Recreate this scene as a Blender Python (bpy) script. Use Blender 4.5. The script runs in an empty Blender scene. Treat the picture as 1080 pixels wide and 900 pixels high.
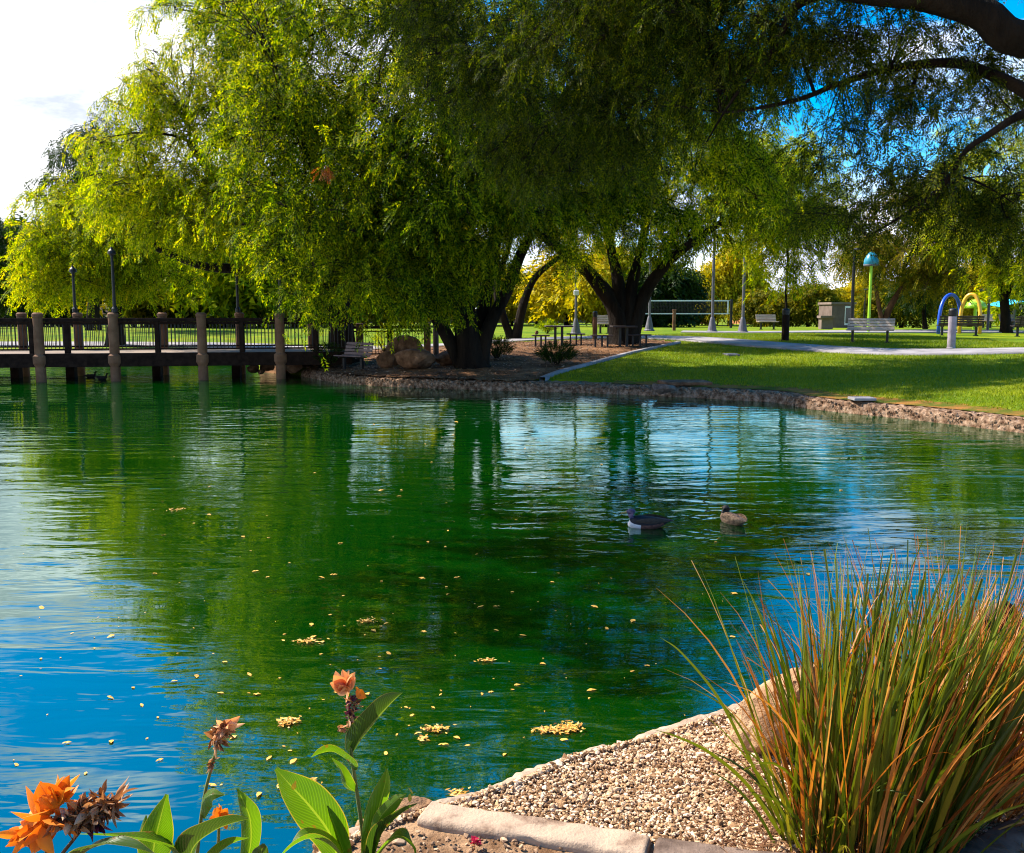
import bpy, math, random
import numpy as np
from mathutils import Vector, Matrix, Euler, noise as mnoise

R = math.radians
scene = bpy.context.scene
col = scene.collection
rnd = random.Random(7)
rng = np.random.default_rng(11)

# ------------------------------------------------------------------ camera
F = 1000.0
CAM_H = 2.2
PITCH = math.atan((450 - 328) / F)
cd = bpy.data.cameras.new("camera")
cam = bpy.data.objects.new("camera", cd)
col.objects.link(cam)
cam.location = (0, 0, CAM_H)
cam.rotation_euler = (math.pi / 2 - PITCH, 0, 0)
cd.sensor_fit = 'HORIZONTAL'
cd.sensor_width = 36.0
cd.lens = 36.0 * F / 1080.0
cd.clip_start = 0.05
cd.clip_end = 3000
scene.camera = cam

# ------------------------------------------------------------------ light
SUN_EL, SUN_AZ = R(47), R(-64)          # azimuth from +Y towards +X
SUN_DIR = Vector((math.sin(SUN_AZ) * math.cos(SUN_EL), math.cos(SUN_AZ) * math.cos(SUN_EL), math.sin(SUN_EL)))
sl = bpy.data.lights.new("sun", 'SUN')
sl.energy = 5.0
sl.angle = R(0.5)
sl.color = (1.0, 0.93, 0.82)
so = bpy.data.objects.new("sun", sl)
so.rotation_euler = (-SUN_DIR).to_track_quat('-Z', 'Y').to_euler()
so.location = (-40, 0, 60)
col.objects.link(so)

world = bpy.data.worlds.new("World")
scene.world = world
world.use_nodes = True
nt = world.node_tree
for n in list(nt.nodes):
    nt.nodes.remove(n)
def N(tree, typ, **kw):
    n = tree.nodes.new(typ)
    for k, v in kw.items():
        setattr(n, k, v)
    return n
wo = N(nt, 'ShaderNodeOutputWorld')
bg = N(nt, 'ShaderNodeBackground')
bg.inputs['Strength'].default_value = 0.045
sky = N(nt, 'ShaderNodeTexSky')
sky.sky_type = 'NISHITA'
sky.sun_disc = False
sky.sun_elevation = SUN_EL
sky.sun_rotation = SUN_AZ
sky.air_density = 1.0
sky.dust_density = 0.3
sky.ozone_density = 2.5
hs = N(nt, 'ShaderNodeHueSaturation')
hs.inputs['Saturation'].default_value = 1.75
hs.inputs['Value'].default_value = 2.6
nt.links.new(sky.outputs[0], hs.inputs['Color'])
tc = N(nt, 'ShaderNodeTexCoord')
mp = N(nt, 'ShaderNodeMapping')
mp.inputs['Scale'].default_value = (1.0, 1.0, 2.6)
nt.links.new(tc.outputs['Generated'], mp.inputs[0])
nz = N(nt, 'ShaderNodeTexNoise')
nz.inputs['Scale'].default_value = 3.4
nz.inputs['Detail'].default_value = 8
nz.inputs['Roughness'].default_value = 0.62
nt.links.new(mp.outputs[0], nz.inputs['Vector'])
sx = N(nt, 'ShaderNodeSeparateXYZ')
nt.links.new(tc.outputs['Generated'], sx.inputs[0])
# cloud bank: thick low in the left half of the sky, thinning upwards
def M(op, a, b=None, c=None, tree=None):
    tree = tree or nt
    n = N(tree, 'ShaderNodeMath', operation=op)
    for i, v in enumerate((a, b, c)):
        if v is None: continue
        if isinstance(v, (int, float)): n.inputs[i].default_value = v
        else: tree.links.new(v, n.inputs[i])
    return n.outputs[0]
def zramp(stops):
    n = N(nt, 'ShaderNodeValToRGB')
    e = n.color_ramp.elements
    while len(e) > 1: e.remove(e[-1])
    for i, (p_, v_) in enumerate(stops):
        k = e[0] if i == 0 else e.new(p_)
        k.position = p_; k.color = (v_, v_, v_, 1)
    nt.links.new(sx.outputs['Z'], n.inputs[0])
    return n.outputs[0]
cA = M('SUBTRACT', zramp([(0, .72), (.1, .62), (.2, .55), (.3, .50), (.36, .43), (1, .34)]), .5)
cB = M('MULTIPLY', zramp([(0, .3), (.18, .8), (.25, .58), (.34, .22), (.5, .17), (.7, .05), (1, 0)]), M('MAXIMUM', M('MULTIPLY', sx.outputs['X'], -1.0), -.03))
cov = M('ADD', cA, cB)
cv = M('ADD', nz.outputs['Fac'], cov)
mr = N(nt, 'ShaderNodeMapRange')
mr.inputs['From Min'].default_value = 0.53
mr.inputs['From Max'].default_value = 0.69
nt.links.new(cv, mr.inputs['Value'])
mx = N(nt, 'ShaderNodeMixRGB')
nt.links.new(mr.outputs[0], mx.inputs['Fac'])
nt.links.new(hs.outputs[0], mx.inputs['Color1'])
nz3 = N(nt, 'ShaderNodeTexNoise'); nz3.inputs['Scale'].default_value = 7.5; nz3.inputs['Detail'].default_value = 7; nz3.inputs['Roughness'].default_value = .6
nt.links.new(mp.outputs[0], nz3.inputs['Vector'])
cr3 = N(nt, 'ShaderNodeValToRGB')
cr3.color_ramp.elements[0].position = .34; cr3.color_ramp.elements[0].color = (7.6, 8.3, 9.6, 1)
cr3.color_ramp.elements[1].position = .60; cr3.color_ramp.elements[1].color = (17, 17, 17, 1)
nt.links.new(nz3.outputs['Fac'], cr3.inputs[0]); nt.links.new(cr3.outputs[0], mx.inputs['Color2'])
nt.links.new(mx.outputs[0], bg.inputs['Color'])
nt.links.new(bg.outputs[0], wo.inputs['Surface'])

scene.view_settings.view_transform = 'Standard'
scene.view_settings.look = 'None'
scene.view_settings.gamma = 1.0
scene.view_settings.use_curve_mapping = False
scene.view_settings.exposure = 1.25
scene.cycles.max_bounces = 6
scene.cycles.diffuse_bounces = 2
scene.cycles.glossy_bounces = 3
scene.cycles.transmission_bounces = 3
scene.cycles.use_denoising = True
scene.cycles.filter_width = 1.1
scene.cycles.sample_clamp_indirect = 4.0

# ------------------------------------------------------------------ helpers
def ray(px, py):
    cx, cy = (px - 540) / F, (450 - py) / F
    c, s = math.cos(PITCH), math.sin(PITCH)
    return Vector((cx, c + cy * s, -s + cy * c))
def at(px, py, Y):
    r = ray(px, py)
    return Vector((0, 0, CAM_H)) + r * (Y / r.y)
def gz(px, py, z=0.0):
    r = ray(px, py)
    return Vector((0, 0, CAM_H)) + r * ((z - CAM_H) / r.z)

def tag(o, label=None, cat=None, group=None, kind=None):
    if label: o['label'] = label
    if cat: o['category'] = cat
    if group: o['group'] = group
    if kind: o['kind'] = kind
    return o
def thing(name, label, cat, loc=(0, 0, 0), rz=0.0, group=None):
    o = bpy.data.objects.new(name, None)
    o.empty_display_size = 0.2
    col.objects.link(o)
    o.location = loc
    o.rotation_euler = (0, 0, rz)
    return tag(o, label, cat, group)
def copy_tree(o, parent=None):
    c = o.copy()
    col.objects.link(c)
    if parent: c.parent = parent
    for ch in list(o.children):
        copy_tree(ch, c)
    return c

def np_mesh(name, V, faces_n, idx, mats, smooth=False):
    """V (n,3), idx flat loop index array, faces_n verts per face (constant)."""
    me = bpy.data.meshes.new(name)
    V = np.ascontiguousarray(V, dtype=np.float32)
    idx = np.ascontiguousarray(idx, dtype=np.int32)
    nf = len(idx) // faces_n
    me.vertices.add(len(V))
    me.vertices.foreach_set('co', V.ravel())
    me.loops.add(len(idx))
    me.loops.foreach_set('vertex_index', idx)
    me.polygons.add(nf)
    me.polygons.foreach_set('loop_start', np.arange(0, len(idx), faces_n, dtype=np.int32))
    me.polygons.foreach_set('use_smooth', np.full(nf, smooth))
    for m in mats: me.materials.append(m)
    me.update(calc_edges=True)
    return me
def link(name, me, parent=None):
    o = bpy.data.objects.new(name, me)
    col.objects.link(o)
    if parent: o.parent = parent
    return o

class MB:
    def __init__(s):
        s.v, s.f, s.m = [], [], []
    def add(s, vs, fs, mi=0):
        b = len(s.v)
        s.v.extend([tuple(p) for p in vs])
        for f in fs:
            s.f.append([b + i for i in f]); s.m.append(mi)
        return s
    def box(s, c, d, rot=None, mi=0, bev=0.0):
        x, y, z = d[0] / 2, d[1] / 2, d[2] / 2
        if bev > 0:
            b = min(bev, x * .45, y * .45, z * .45)
            ps = []
            for (zz, ins) in ((-z, b), (-z + b, 0), (z - b, 0), (z, b)):
                X, Y = x - ins, y - ins
                ps += [(-X + b, -Y, zz), (X - b, -Y, zz), (X, -Y + b, zz), (X, Y - b, zz), (X - b, Y, zz), (-X + b, Y, zz), (-X, Y - b, zz), (-X, -Y + b, zz)]
            fs = [tuple(range(7, -1, -1)), tuple(range(24, 32))]
            for k in range(3):
                for i in range(8):
                    j = (i + 1) % 8
                    fs.append((k * 8 + i, k * 8 + j, k * 8 + 8 + j, k * 8 + 8 + i))
        else:
            ps = [(-x, -y, -z), (x, -y, -z), (x, y, -z), (-x, y, -z), (-x, -y, z), (x, -y, z), (x, y, z), (-x, y, z)]
            fs = [(3, 2, 1, 0), (4, 5, 6, 7), (0, 1, 5, 4), (1, 2, 6, 5), (2, 3, 7, 6), (3, 0, 4, 7)]
        mtx = Euler(rot).to_matrix() if rot else None
        out = []
        for p in ps:
            q = Vector(p)
            if mtx: q = mtx @ q
            out.append((q.x + c[0], q.y + c[1], q.z + c[2]))
        return s.add(out, fs, mi)
    def tube(s, pts, rad, n=6, mi=0, cap=True, wob=0.0):
        pts = [Vector(p) for p in pts]
        if isinstance(rad, (int, float)): rad = [rad] * len(pts)
        b = len(s.v)
        up = None
        for i, p in enumerate(pts):
            t = (pts[min(i + 1, len(pts) - 1)] - pts[max(i - 1, 0)])
            if t.length < 1e-9: t = Vector((0, 0, 1))
            t.normalize()
            if up is None:
                a = Vector((1, 0, 0)) if abs(t.x) < .8 else Vector((0, 1, 0))
                up = a - t * a.dot(t)
            else:
                up = up - t * up.dot(t)
            if up.length < 1e-6: up = t.orthogonal()
            up.normalize()
            w = t.cross(up)
            for k in range(n):
                A = 2 * math.pi * k / n
                r = rad[i] * (1 + (wob * mnoise.noise(Vector((p.x * 1.3 + math.cos(A) * 1.5, p.y * 1.3 + math.sin(A) * 1.5, p.z * .6))) if wob else 0))
                q = p + (up * math.cos(A) + w * math.sin(A)) * r
                s.v.append((q.x, q.y, q.z))
        for i in range(len(pts) - 1):
            for k in range(n):
                j = (k + 1) % n
                s.f.append([b + i * n + k, b + i * n + j, b + (i + 1) * n + j, b + (i + 1) * n + k]); s.m.append(mi)
        if cap:
            s.f.append([b + k for k in range(n - 1, -1, -1)]); s.m.append(mi)
            e = b + (len(pts) - 1) * n
            s.f.append([e + k for k in range(n)]); s.m.append(mi)
        return s
    def lathe(s, prof, loc=(0, 0, 0), n=16, mi=0):
        b = len(s.v)
        for (r, z) in prof:
            for k in range(n):
                A = 2 * math.pi * k / n
                s.v.append((loc[0] + r * math.cos(A), loc[1] + r * math.sin(A), loc[2] + z))
        for i in range(len(prof) - 1):
            for k in range(n):
                j = (k + 1) % n
                s.f.append([b + i * n + k, b + i * n + j, b + (i + 1) * n + j, b + (i + 1) * n + k]); s.m.append(mi)
        s.f.append([b + k for k in range(n - 1, -1, -1)]); s.m.append(mi)
        e = b + (len(prof) - 1) * n
        s.f.append([e + k for k in range(n)]); s.m.append(mi)
        return s
    def build(s, name, mats, parent=None, smooth=False, off=None):
        if not isinstance(mats, (list, tuple)): mats = [mats]
        me = bpy.data.meshes.new(name)
        v = s.v
        if off is not None:
            v = [(a - off[0], b - off[1], c - off[2]) for a, b, c in v]
        me.from_pydata(v, [], s.f)
        for m in mats: me.materials.append(m)
        if len(mats) > 1: me.polygons.foreach_set('material_index', s.m)
        if smooth: me.polygons.foreach_set('use_smooth', [True] * len(s.f))
        me.update()
        return link(name, me, parent)

# ------------------------------------------------------------------ materials
def pmat(name, c1, c2=None, scale=4.0, rough=0.8, bump=0.0, bscale=None, detail=5, spec=0.3, metal=0.0, coords='Object', stretch=(1, 1, 1), lo=.35, hi=.65, c3=None, rand=0.0):
    m = bpy.data.materials.new(name)
    m.use_nodes = True
    t = m.node_tree
    b = t.nodes['Principled BSDF']
    b.inputs['Roughness'].default_value = rough
    b.inputs['Specular IOR Level'].default_value = spec
    b.inputs['Metallic'].default_value = metal
    if c2 is None:
        c2 = tuple(x * .75 for x in c1)
    tcn = N(t, 'ShaderNodeTexCoord')
    mpn = N(t, 'ShaderNodeMapping')
    mpn.inputs['Scale'].default_value = stretch
    t.links.new(tcn.outputs[coords], mpn.inputs[0])
    z = N(t, 'ShaderNodeTexNoise')
    z.inputs['Scale'].default_value = scale
    z.inputs['Detail'].default_value = detail
    z.inputs['Roughness'].default_value = .6
    t.links.new(mpn.outputs[0], z.inputs['Vector'])
    rp = N(t, 'ShaderNodeValToRGB')
    rp.color_ramp.elements[0].position = lo
    rp.color_ramp.elements[1].position = hi
    rp.color_ramp.elements[0].color = (*c1, 1)
    rp.color_ramp.elements[1].color = (*c2, 1)
    if c3:
        e = rp.color_ramp.elements.new((lo + hi) / 2)
        e.color = (*c3, 1)
    if rand:
        g = N(t, 'ShaderNodeNewGeometry')
        f = M('ADD', M('MULTIPLY', z.outputs['Fac'], 1 - rand, tree=t), M('MULTIPLY', g.outputs['Random Per Island'], rand, tree=t), tree=t)
        t.links.new(f, rp.inputs[0])
    else:
        t.links.new(z.outputs['Fac'], rp.inputs[0])
    t.links.new(rp.outputs[0], b.inputs['Base Color'])
    if bump:
        z2 = N(t, 'ShaderNodeTexNoise')
        z2.inputs['Scale'].default_value = bscale or scale * 3
        z2.inputs['Detail'].default_value = 6
        z2.inputs['Roughness'].default_value = .65
        t.links.new(mpn.outputs[0], z2.inputs['Vector'])
        bp = N(t, 'ShaderNodeBump')
        bp.inputs['Strength'].default_value = 1.0
        bp.inputs['Distance'].default_value = bump
        t.links.new(z2.outputs['Fac'], bp.inputs['Height'])
        t.links.new(bp.outputs[0], b.inputs['Normal'])
    return m

def leafmat(name, stops, trans=0.45, tcol=None, rough=.5, nscale=.5, spec=.25, mixn=.45):
    """foliage: every leaf takes its own colour (random per island + a slow noise)"""
    m = bpy.data.materials.new(name)
    m.use_nodes = True
    t = m.node_tree
    for n in list(t.nodes): t.nodes.remove(n)
    out = N(t, 'ShaderNodeOutputMaterial')
    g = N(t, 'ShaderNodeNewGeometry')
    tcn = N(t, 'ShaderNodeTexCoord')
    z = N(t, 'ShaderNodeTexNoise')
    z.inputs['Scale'].default_value = nscale
    z.inputs['Detail'].default_value = 3
    t.links.new(tcn.outputs['Object'], z.inputs['Vector'])
    f = M('ADD', M('MULTIPLY', g.outputs['Random Per Island'], 1 - mixn, tree=t), M('MULTIPLY', z.outputs['Fac'], mixn, tree=t), tree=t)
    rp = N(t, 'ShaderNodeValToRGB')
    els = rp.color_ramp.elements
    while len(els) > 1: els.remove(els[-1])
    els[0].position = stops[0][0]; els[0].color = (*stops[0][1], 1)
    for p, c in stops[1:]:
        e = els.new(p); e.color = (*c, 1)
    t.links.new(f, rp.inputs[0])
    b = N(t, 'ShaderNodeBsdfPrincipled')
    b.inputs['Roughness'].default_value = rough
    b.inputs['Specular IOR Level'].default_value = spec
    t.links.new(rp.outputs[0], b.inputs['Base Color'])
    tr = N(t, 'ShaderNodeBsdfTranslucent')
    gm = N(t, 'ShaderNodeMixRGB', blend_type='MULTIPLY')
    gm.inputs['Fac'].default_value = 1
    gm.inputs['Color2'].default_value = (*(tcol or (1.5, 1.35, .5)), 1)
    t.links.new(rp.outputs[0], gm.inputs['Color1'])
    t.links.new(gm.outputs[0], tr.inputs['Color'])
    mxs = N(t, 'ShaderNodeMixShader')
    mxs.inputs[0].default_value = trans
    t.links.new(b.outputs[0], mxs.inputs[1])
    t.links.new(tr.outputs[0], mxs.inputs[2])
    t.links.new(mxs.outputs[0], out.inputs[0])
    return m

MT = {}
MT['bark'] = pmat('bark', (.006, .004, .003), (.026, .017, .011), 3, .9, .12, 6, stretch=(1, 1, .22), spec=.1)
MT['bark_red'] = pmat('bark_red', (.05, .025, .012), (.13, .07, .035), 4, .9, .02, 12, stretch=(1, 1, .4), spec=.1)
MT['grass'] = pmat('grass', (.075, .145, .001), (.21, .235, .003), .6, .9, .03, 40, c3=(.13, .19, .002), coords='Object', spec=.1)
MT['mulch'] = pmat('mulch', (.07, .030, .011), (.25, .125, .058), 1.6, .95, .04, 22, detail=9, spec=.1, c3=(.14, .068, .03))
MT['concrete'] = pmat('concrete', (.20, .18, .18), (.33, .30, .30), 1.5, .85, .004, 60, spec=.2, detail=8)
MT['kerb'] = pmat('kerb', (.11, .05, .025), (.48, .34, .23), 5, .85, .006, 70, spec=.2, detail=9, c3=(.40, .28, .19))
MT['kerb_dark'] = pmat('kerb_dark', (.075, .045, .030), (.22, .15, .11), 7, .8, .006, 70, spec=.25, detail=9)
MT['gunite'] = pmat('gunite', (.075, .036, .018), (.38, .25, .165), 9, .95, .05, 14, detail=9, c3=(.20, .12, .072), spec=.1)
MT['gravel'] = pmat('gravel', (.16, .075, .03), (.80, .58, .38), 3, .85, .003, 120, rand=.85, lo=.12, hi=.85, c3=(.46, .27, .13), spec=.2)
MT['soil'] = pmat('soil', (.15, .075, .035), (.40, .24, .13), 9, .95, .02, 45, detail=9, spec=.1)
MT['rock'] = pmat('rock', (.085, .040, .020), (.27, .145, .08), 3.5, .9, .04, 9, detail=9, spec=.15, c3=(.16, .08, .042))
MT['rock_tan'] = pmat('rock_tan', (.20, .10, .045), (.50, .31, .17), 5, .85, .03, 16, detail=9, spec=.15, c3=(.36, .20, .10))
MT['rock_dark'] = pmat('rock_dark', (.03, .017, .012), (.085, .05, .035), 5, .85, .03, 14, detail=9, spec=.15)
MT['tan'] = pmat('tan_render', (.13, .062, .032), (.21, .11, .06), 3, .85, .004, 40, spec=.15)
MT['dark_wood'] = pmat('dark_wood', (.010, .005, .003), (.026, .014, .009), 6, .8, .004, 30, spec=.08)
MT['black_metal'] = pmat('black_metal', (.004, .004, .004), (.010, .009, .010), 8, .5, spec=.4)
MT['plank'] = pmat('plank', (.16, .115, .085), (.30, .23, .17), 6, .8, .003, 40, spec=.2, stretch=(.2, 1, 1))
MT['slat_light'] = pmat('slat_light', (.36, .26, .19), (.58, .46, .36), 6, .7, .003, 40, spec=.3, stretch=(.25, 1, 1))
MT['slat_dark'] = pmat('slat_dark', (.030, .018, .016), (.075, .05, .045), 6, .6, .003, 40, spec=.3, stretch=(.25, 1, 1))
MT['slat_mauve'] = pmat('slat_mauve', (.12, .075, .07), (.22, .15, .14), 6, .6, .003, 40, spec=.3, stretch=(.25, 1, 1))
MT['steel'] = pmat('steel', (.09, .085, .10), (.14, .13, .15), 5, .6, spec=.4)
MT['bollard'] = pmat('bollard', (.24, .20, .23), (.34, .29, .32), 5, .75, .002, 60, spec=.3)
MT['white'] = pmat('white_paint', (.72, .72, .72), (.82, .82, .82), 3, .6)
MT['blue'] = pmat('blue_paint', (.01, .07, .50), (.015, .10, .60), 3, .35, spec=.5)
MT['yellow'] = pmat('yellow_paint', (.80, .40, .03), (.88, .48, .05), 3, .35, spec=.5)
MT['lime'] = pmat('lime_paint', (.34, .62, .02), (.42, .72, .04), 3, .35, spec=.5)
MT['teal'] = pmat('teal_paint', (.01, .17, .26), (.02, .27, .36), 3, .35, spec=.5)
MT['cyan'] = pmat('cyan_canvas', (.03, .42, .62), (.06, .55, .72), 3, .6)
MT['brick'] = pmat('terracotta', (.40, .14, .05), (.55, .22, .10), 2, .9, spec=.1)
MT['stucco'] = pmat('stucco', (.12, .085, .07), (.17, .125, .105), 2, .9, spec=.1)
MT['stucco_pale'] = pmat('stucco_pale', (.17, .125, .10), (.23, .17, .14), 2, .9, spec=.1)
MT['roof'] = pmat('roof_tile', (.20, .09, .05), (.30, .14, .08), 4, .85)
MT['glass'] = pmat('window_glass', (.02, .025, .03), (.03, .035, .04), 2, .1, spec=.6)
MT['netting'] = pmat('netting', (.02, .016, .016), (.03, .025, .025), 3, .9)
MT['float_leaf'] = pmat('floating_leaf', (.24, .085, .010), (.80, .52, .16), 3, .6, rand=.8, lo=.1, hi=.9, c3=(.66, .33, .035))

LEAF = {}
LEAF['green'] = leafmat('leaf_green', [(.27, (.012, .036, .001)), (.42, (.055, .11, .002)), (.6, (.18, .24, .003)), (.8, (.40, .38, .006))], .58, (1.9, 1.7, .15), rough=.6, spec=.08)
LEAF['lime'] = leafmat('leaf_lime', [(.25, (.06, .11, .002)), (.45, (.16, .235, .003)), (.62, (.31, .35, .005)), (.85, (.50, .42, .014))], .58, (1.9, 1.68, .15), rough=.6, spec=.08)
LEAF['yellow'] = leafmat('leaf_yellow', [(.2, (.16, .165, .004)), (.5, (.42, .37, .008)), (.75, (.60, .47, .012)), (.95, (.58, .32, .02))], .45, (1.5, 1.3, .3), rough=.6, spec=.08)
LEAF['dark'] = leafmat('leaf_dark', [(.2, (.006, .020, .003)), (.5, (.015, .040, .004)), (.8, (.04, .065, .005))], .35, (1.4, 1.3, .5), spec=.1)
LEAF['olive'] = leafmat('leaf_olive', [(.2, (.05, .075, .002)), (.5, (.13, .135, .004)), (.8, (.27, .21, .008))], .45, (1.5, 1.3, .3), rough=.6, spec=.08)
LEAF['near'] = leafmat('leaf_near', [(.22, (.006, .014, .001)), (.5, (.034, .052, .001)), (.72, (.10, .105, .002)), (.92, (.25, .19, .006))], .45, (1.3, 1.45, .25), nscale=1.2, rough=.6, spec=.08)

# ------------------------------------------------------------------ pond outline and terrain
POND = [gz(1400, 510), gz(1240, 478), gz(1080, 457), gz(974, 444), gz(858, 432), gz(820, 424.5), gz(755, 421), gz(690, 417.5), gz(640, 415.5), gz(600, 414), gz(545, 412.5), gz(494, 411), gz(450, 409.5), gz(411, 408), gz(355, 404), gz(319, 397)]
FAR_EDGE = [Vector((p.x, p.y, 0)) for p in POND]
POND += [gz(262, 391), Vector((-10.2, 37, 0)), Vector((-11.5, 40.5, 0)), Vector((-20, 42, 0)), Vector((-34, 43.5, 0)), Vector((-60, 40, 0)), Vector((-66, 10, 0)), Vector((-30, -4, 0)), Vector((-8, 1.6, 0)), Vector((-2.6, 2.62, 0)), Vector((-1.35, 2.78, 0))]
NEAR_EDGE = [gz(x, y, .30) for x, y in [(330, 905), (348, 884), (372, 868), (405, 858), (440, 846), (470, 838), (500, 831), (530, 820), (560, 807), (590, 796), (620, 787), (645, 780), (660, 776), (690, 768), (720, 757), (765, 746), (800, 735), (850, 722), (920, 705), (1000, 690), (1080, 676), (1180, 665)]]
POND += [Vector((p.x, p.y, 0)) for p in NEAR_EDGE]
POND += [Vector((5.2, 6.3, 0)), Vector((9, 9.5, 0)), Vector((12.5, 11.5, 0))]
PX = np.array([p.x for p in POND]); PY = np.array([p.y for p in POND])
def sdist(x, y):
    """distance to the shore, positive on land"""
    x = np.asarray(x, float); y = np.asarray(y, float)
    d = np.full(x.shape, 1e9); ins = np.zeros(x.shape, bool)
    n = len(PX)
    for i in range(n):
        ax, ay, bx, by = PX[i], PY[i], PX[(i + 1) % n], PY[(i + 1) % n]
        ex, ey = bx - ax, by - ay
        t = np.clip(((x - ax) * ex + (y - ay) * ey) / (ex * ex + ey * ey + 1e-12), 0, 1)
        d = np.minimum(d, np.hypot(x - ax - t * ex, y - ay - t * ey))
        c = (ay > y) != (by > y)
        with np.errstate(divide='ignore', invalid='ignore'):
            xi = ax + (y - ay) / (by - ay if by != ay else 1e-12) * ex
        ins ^= c & (x < xi)
    return np.where(ins, -d, d)
def land(x, y):
    x = np.asarray(x, float); y = np.asarray(y, float)
    s = sdist(x, y)
    rise = .25 + .068 * np.maximum(s, 0)
    top = 1.12
    k = .18
    far = top + .0 * y
    z = -np.log(np.exp(-rise / k) + np.exp(-far / k)) * k
    z = z + .05 * np.sin(x * .31 + 1) * np.sin(y * .27) * np.clip(s / 8, 0, 1)
    z = np.where(y > 55, z - .45 * np.clip((y - 55) / 40, 0, 1), z)
    near = .30 + 0 * x
    w = np.clip((y - 8.5) / 4, 0, 1)
    zl = near * (1 - w) + z * w
    return np.where(s > 0, zl, np.maximum(-.7, .12 + s * 1.6))
def lz(x, y):
    return float(land(np.array([x]), np.array([y]))[0])
def G(px, py):
    """where the sight line through a pixel meets the land"""
    r = ray(px, py); o = Vector((0, 0, CAM_H))
    ts = np.linspace(12, 140, 2600)
    xs, ys, zs = r.x * ts, r.y * ts, CAM_H + r.z * ts
    h = land(xs, ys)
    k = np.argmax((zs < h) & (h > .2))
    return Vector((xs[k], ys[k], h[k]))
def GY(px, Y):
    """ground point in the column of a pixel at depth Y"""
    x = (px - 540) / F * Y
    return Vector((x, Y, lz(x, Y)))

def grid_lines(a, b, fa, fb, fine, coarse):
    out = []
    v = a
    while v < b:
        out.append(v)
        if fa <= v < fb: v += fine
        else:
            dist = (fa - v) if v < fa else (v - fb)
            v += max(fine, min(coarse, fine + dist * .25)) if v >= fb else max(fine, min(dist, max(fine, dist * .25)))
    out.append(b)
    return np.array(out)
gx = grid_lines(-500, 500, -44, 30, .42, 60)
gy = grid_lines(-60, 900, 9.6, 58, .42, 60)
X, Y = np.meshgrid(gx, gy)
Zg = land(X.ravel(), Y.ravel()).reshape(X.shape)
Sg = sdist(X.ravel(), Y.ravel()).reshape(X.shape)
Zg = np.where((Y > 9.6) & (Sg < .62), np.minimum(Zg - .16 * np.clip((.62 - Sg) / .25, 0, 1), np.where(Sg < .25, -.3, 9)), Zg)
Zg = np.where((Y < 9.6), np.minimum(Zg, .30) - .45, Zg)
nx, ny = len(gx), len(gy)
V = np.stack([X.ravel(), Y.ravel(), Zg.ravel()], 1)
i0 = (np.arange(ny - 1)[:, None] * nx + np.arange(nx - 1)[None, :]).ravel()
idx = np.stack([i0, i0 + 1, i0 + nx + 1, i0 + nx], 1).ravel()
tag(link('lawn_ground', np_mesh('lawn_ground', V, 4, idx, [MT['grass']], True)), kind='structure')

# near bank, a finer sheet
bx = np.arange(-9, 9.01, .075); by = np.arange(-6, 9.8, .075)
X, Y = np.meshgrid(bx, by)
S = sdist(X.ravel(), Y.ravel())
Zb = np.where(S > -.02, .30 * np.clip((S + .05) / .13, 0, 1) ** .5, np.maximum(-.7, S * 1.8))
Zb += np.array([.018 * mnoise.noise(Vector((a * 3, b * 3, 0))) + .010 * mnoise.noise(Vector((a * 9, b * 9, 3))) for a, b in zip(X.ravel(), Y.ravel())]) * (S > .03)
V = np.stack([X.ravel(), Y.ravel(), Zb], 1)
nx, ny = len(bx), len(by)
i0 = (np.arange(ny - 1)[:, None] * nx + np.arange(nx - 1)[None, :]).ravel()
q = np.stack([i0, i0 + 1, i0 + nx + 1, i0 + nx], 1)
keep = (Zb[q].max(1) > -.68)
tag(link('soil_bank', np_mesh('soil_bank', V, 4, q[keep].ravel(), [MT['soil']], True)), kind='structure')
def bank_z(x, y):
    s = float(sdist(np.array([x]), np.array([y]))[0])
    if s < -.02: return 0.0
    return .30 * min(1, max(0, (s + .05) / .13)) ** .5 + (.018 * mnoise.noise(Vector((x * 3, y * 3, 0))) + .010 * mnoise.noise(Vector((x * 9, y * 9, 3)))) * (s > .03)

# ------------------------------------------------------------------ water
wm = bpy.data.materials.new('pond_water')
wm.use_nodes = True
t = wm.node_tree
for n in list(t.nodes): t.nodes.remove(n)
out = N(t, 'ShaderNodeOutputMaterial')
tcn = N(t, 'ShaderNodeTexCoord')
mp1 = N(t, 'ShaderNodeMapping'); mp1.inputs['Scale'].default_value = (.42, 1.35, 1); mp1.inputs['Rotation'].default_value = (0, 0, R(4))
t.links.new(tcn.outputs['Object'], mp1.inputs[0])
z1 = N(t, 'ShaderNodeTexNoise'); z1.inputs['Scale'].default_value = 2.4; z1.inputs['Detail'].default_value = 3.5; z1.inputs['Roughness'].default_value = .5; z1.inputs['Distortion'].default_value = .4
t.links.new(mp1.outputs[0], z1.inputs['Vector'])
mp2 = N(t, 'ShaderNodeMapping'); mp2.inputs['Scale'].default_value = (.25, .6, 1)
t.links.new(tcn.outputs['Object'], mp2.inputs[0])
z2 = N(t, 'ShaderNodeTexNoise'); z2.inputs['Scale'].default_value = .55; z2.inputs['Detail'].default_value = 2
t.links.new(mp2.outputs[0], z2.inputs['Vector'])
amp = N(t, 'ShaderNodeMapRange'); amp.inputs['From Min'].default_value = .35; amp.inputs['From Max'].default_value = .65; amp.inputs['To Min'].default_value = .18; amp.inputs['To Max'].default_value = 1.15
t.links.new(z2.outputs['Fac'], amp.inputs['Value'])
spw = N(t, 'ShaderNodeSeparateXYZ'); t.links.new(tcn.outputs['Object'], spw.inputs[0])
calm = N(t, 'ShaderNodeMapRange'); calm.inputs['From Min'].default_value = 4.0; calm.inputs['From Max'].default_value = 11.0; calm.inputs['To Min'].default_value = .8; calm.inputs['To Max'].default_value = 1.75
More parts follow.
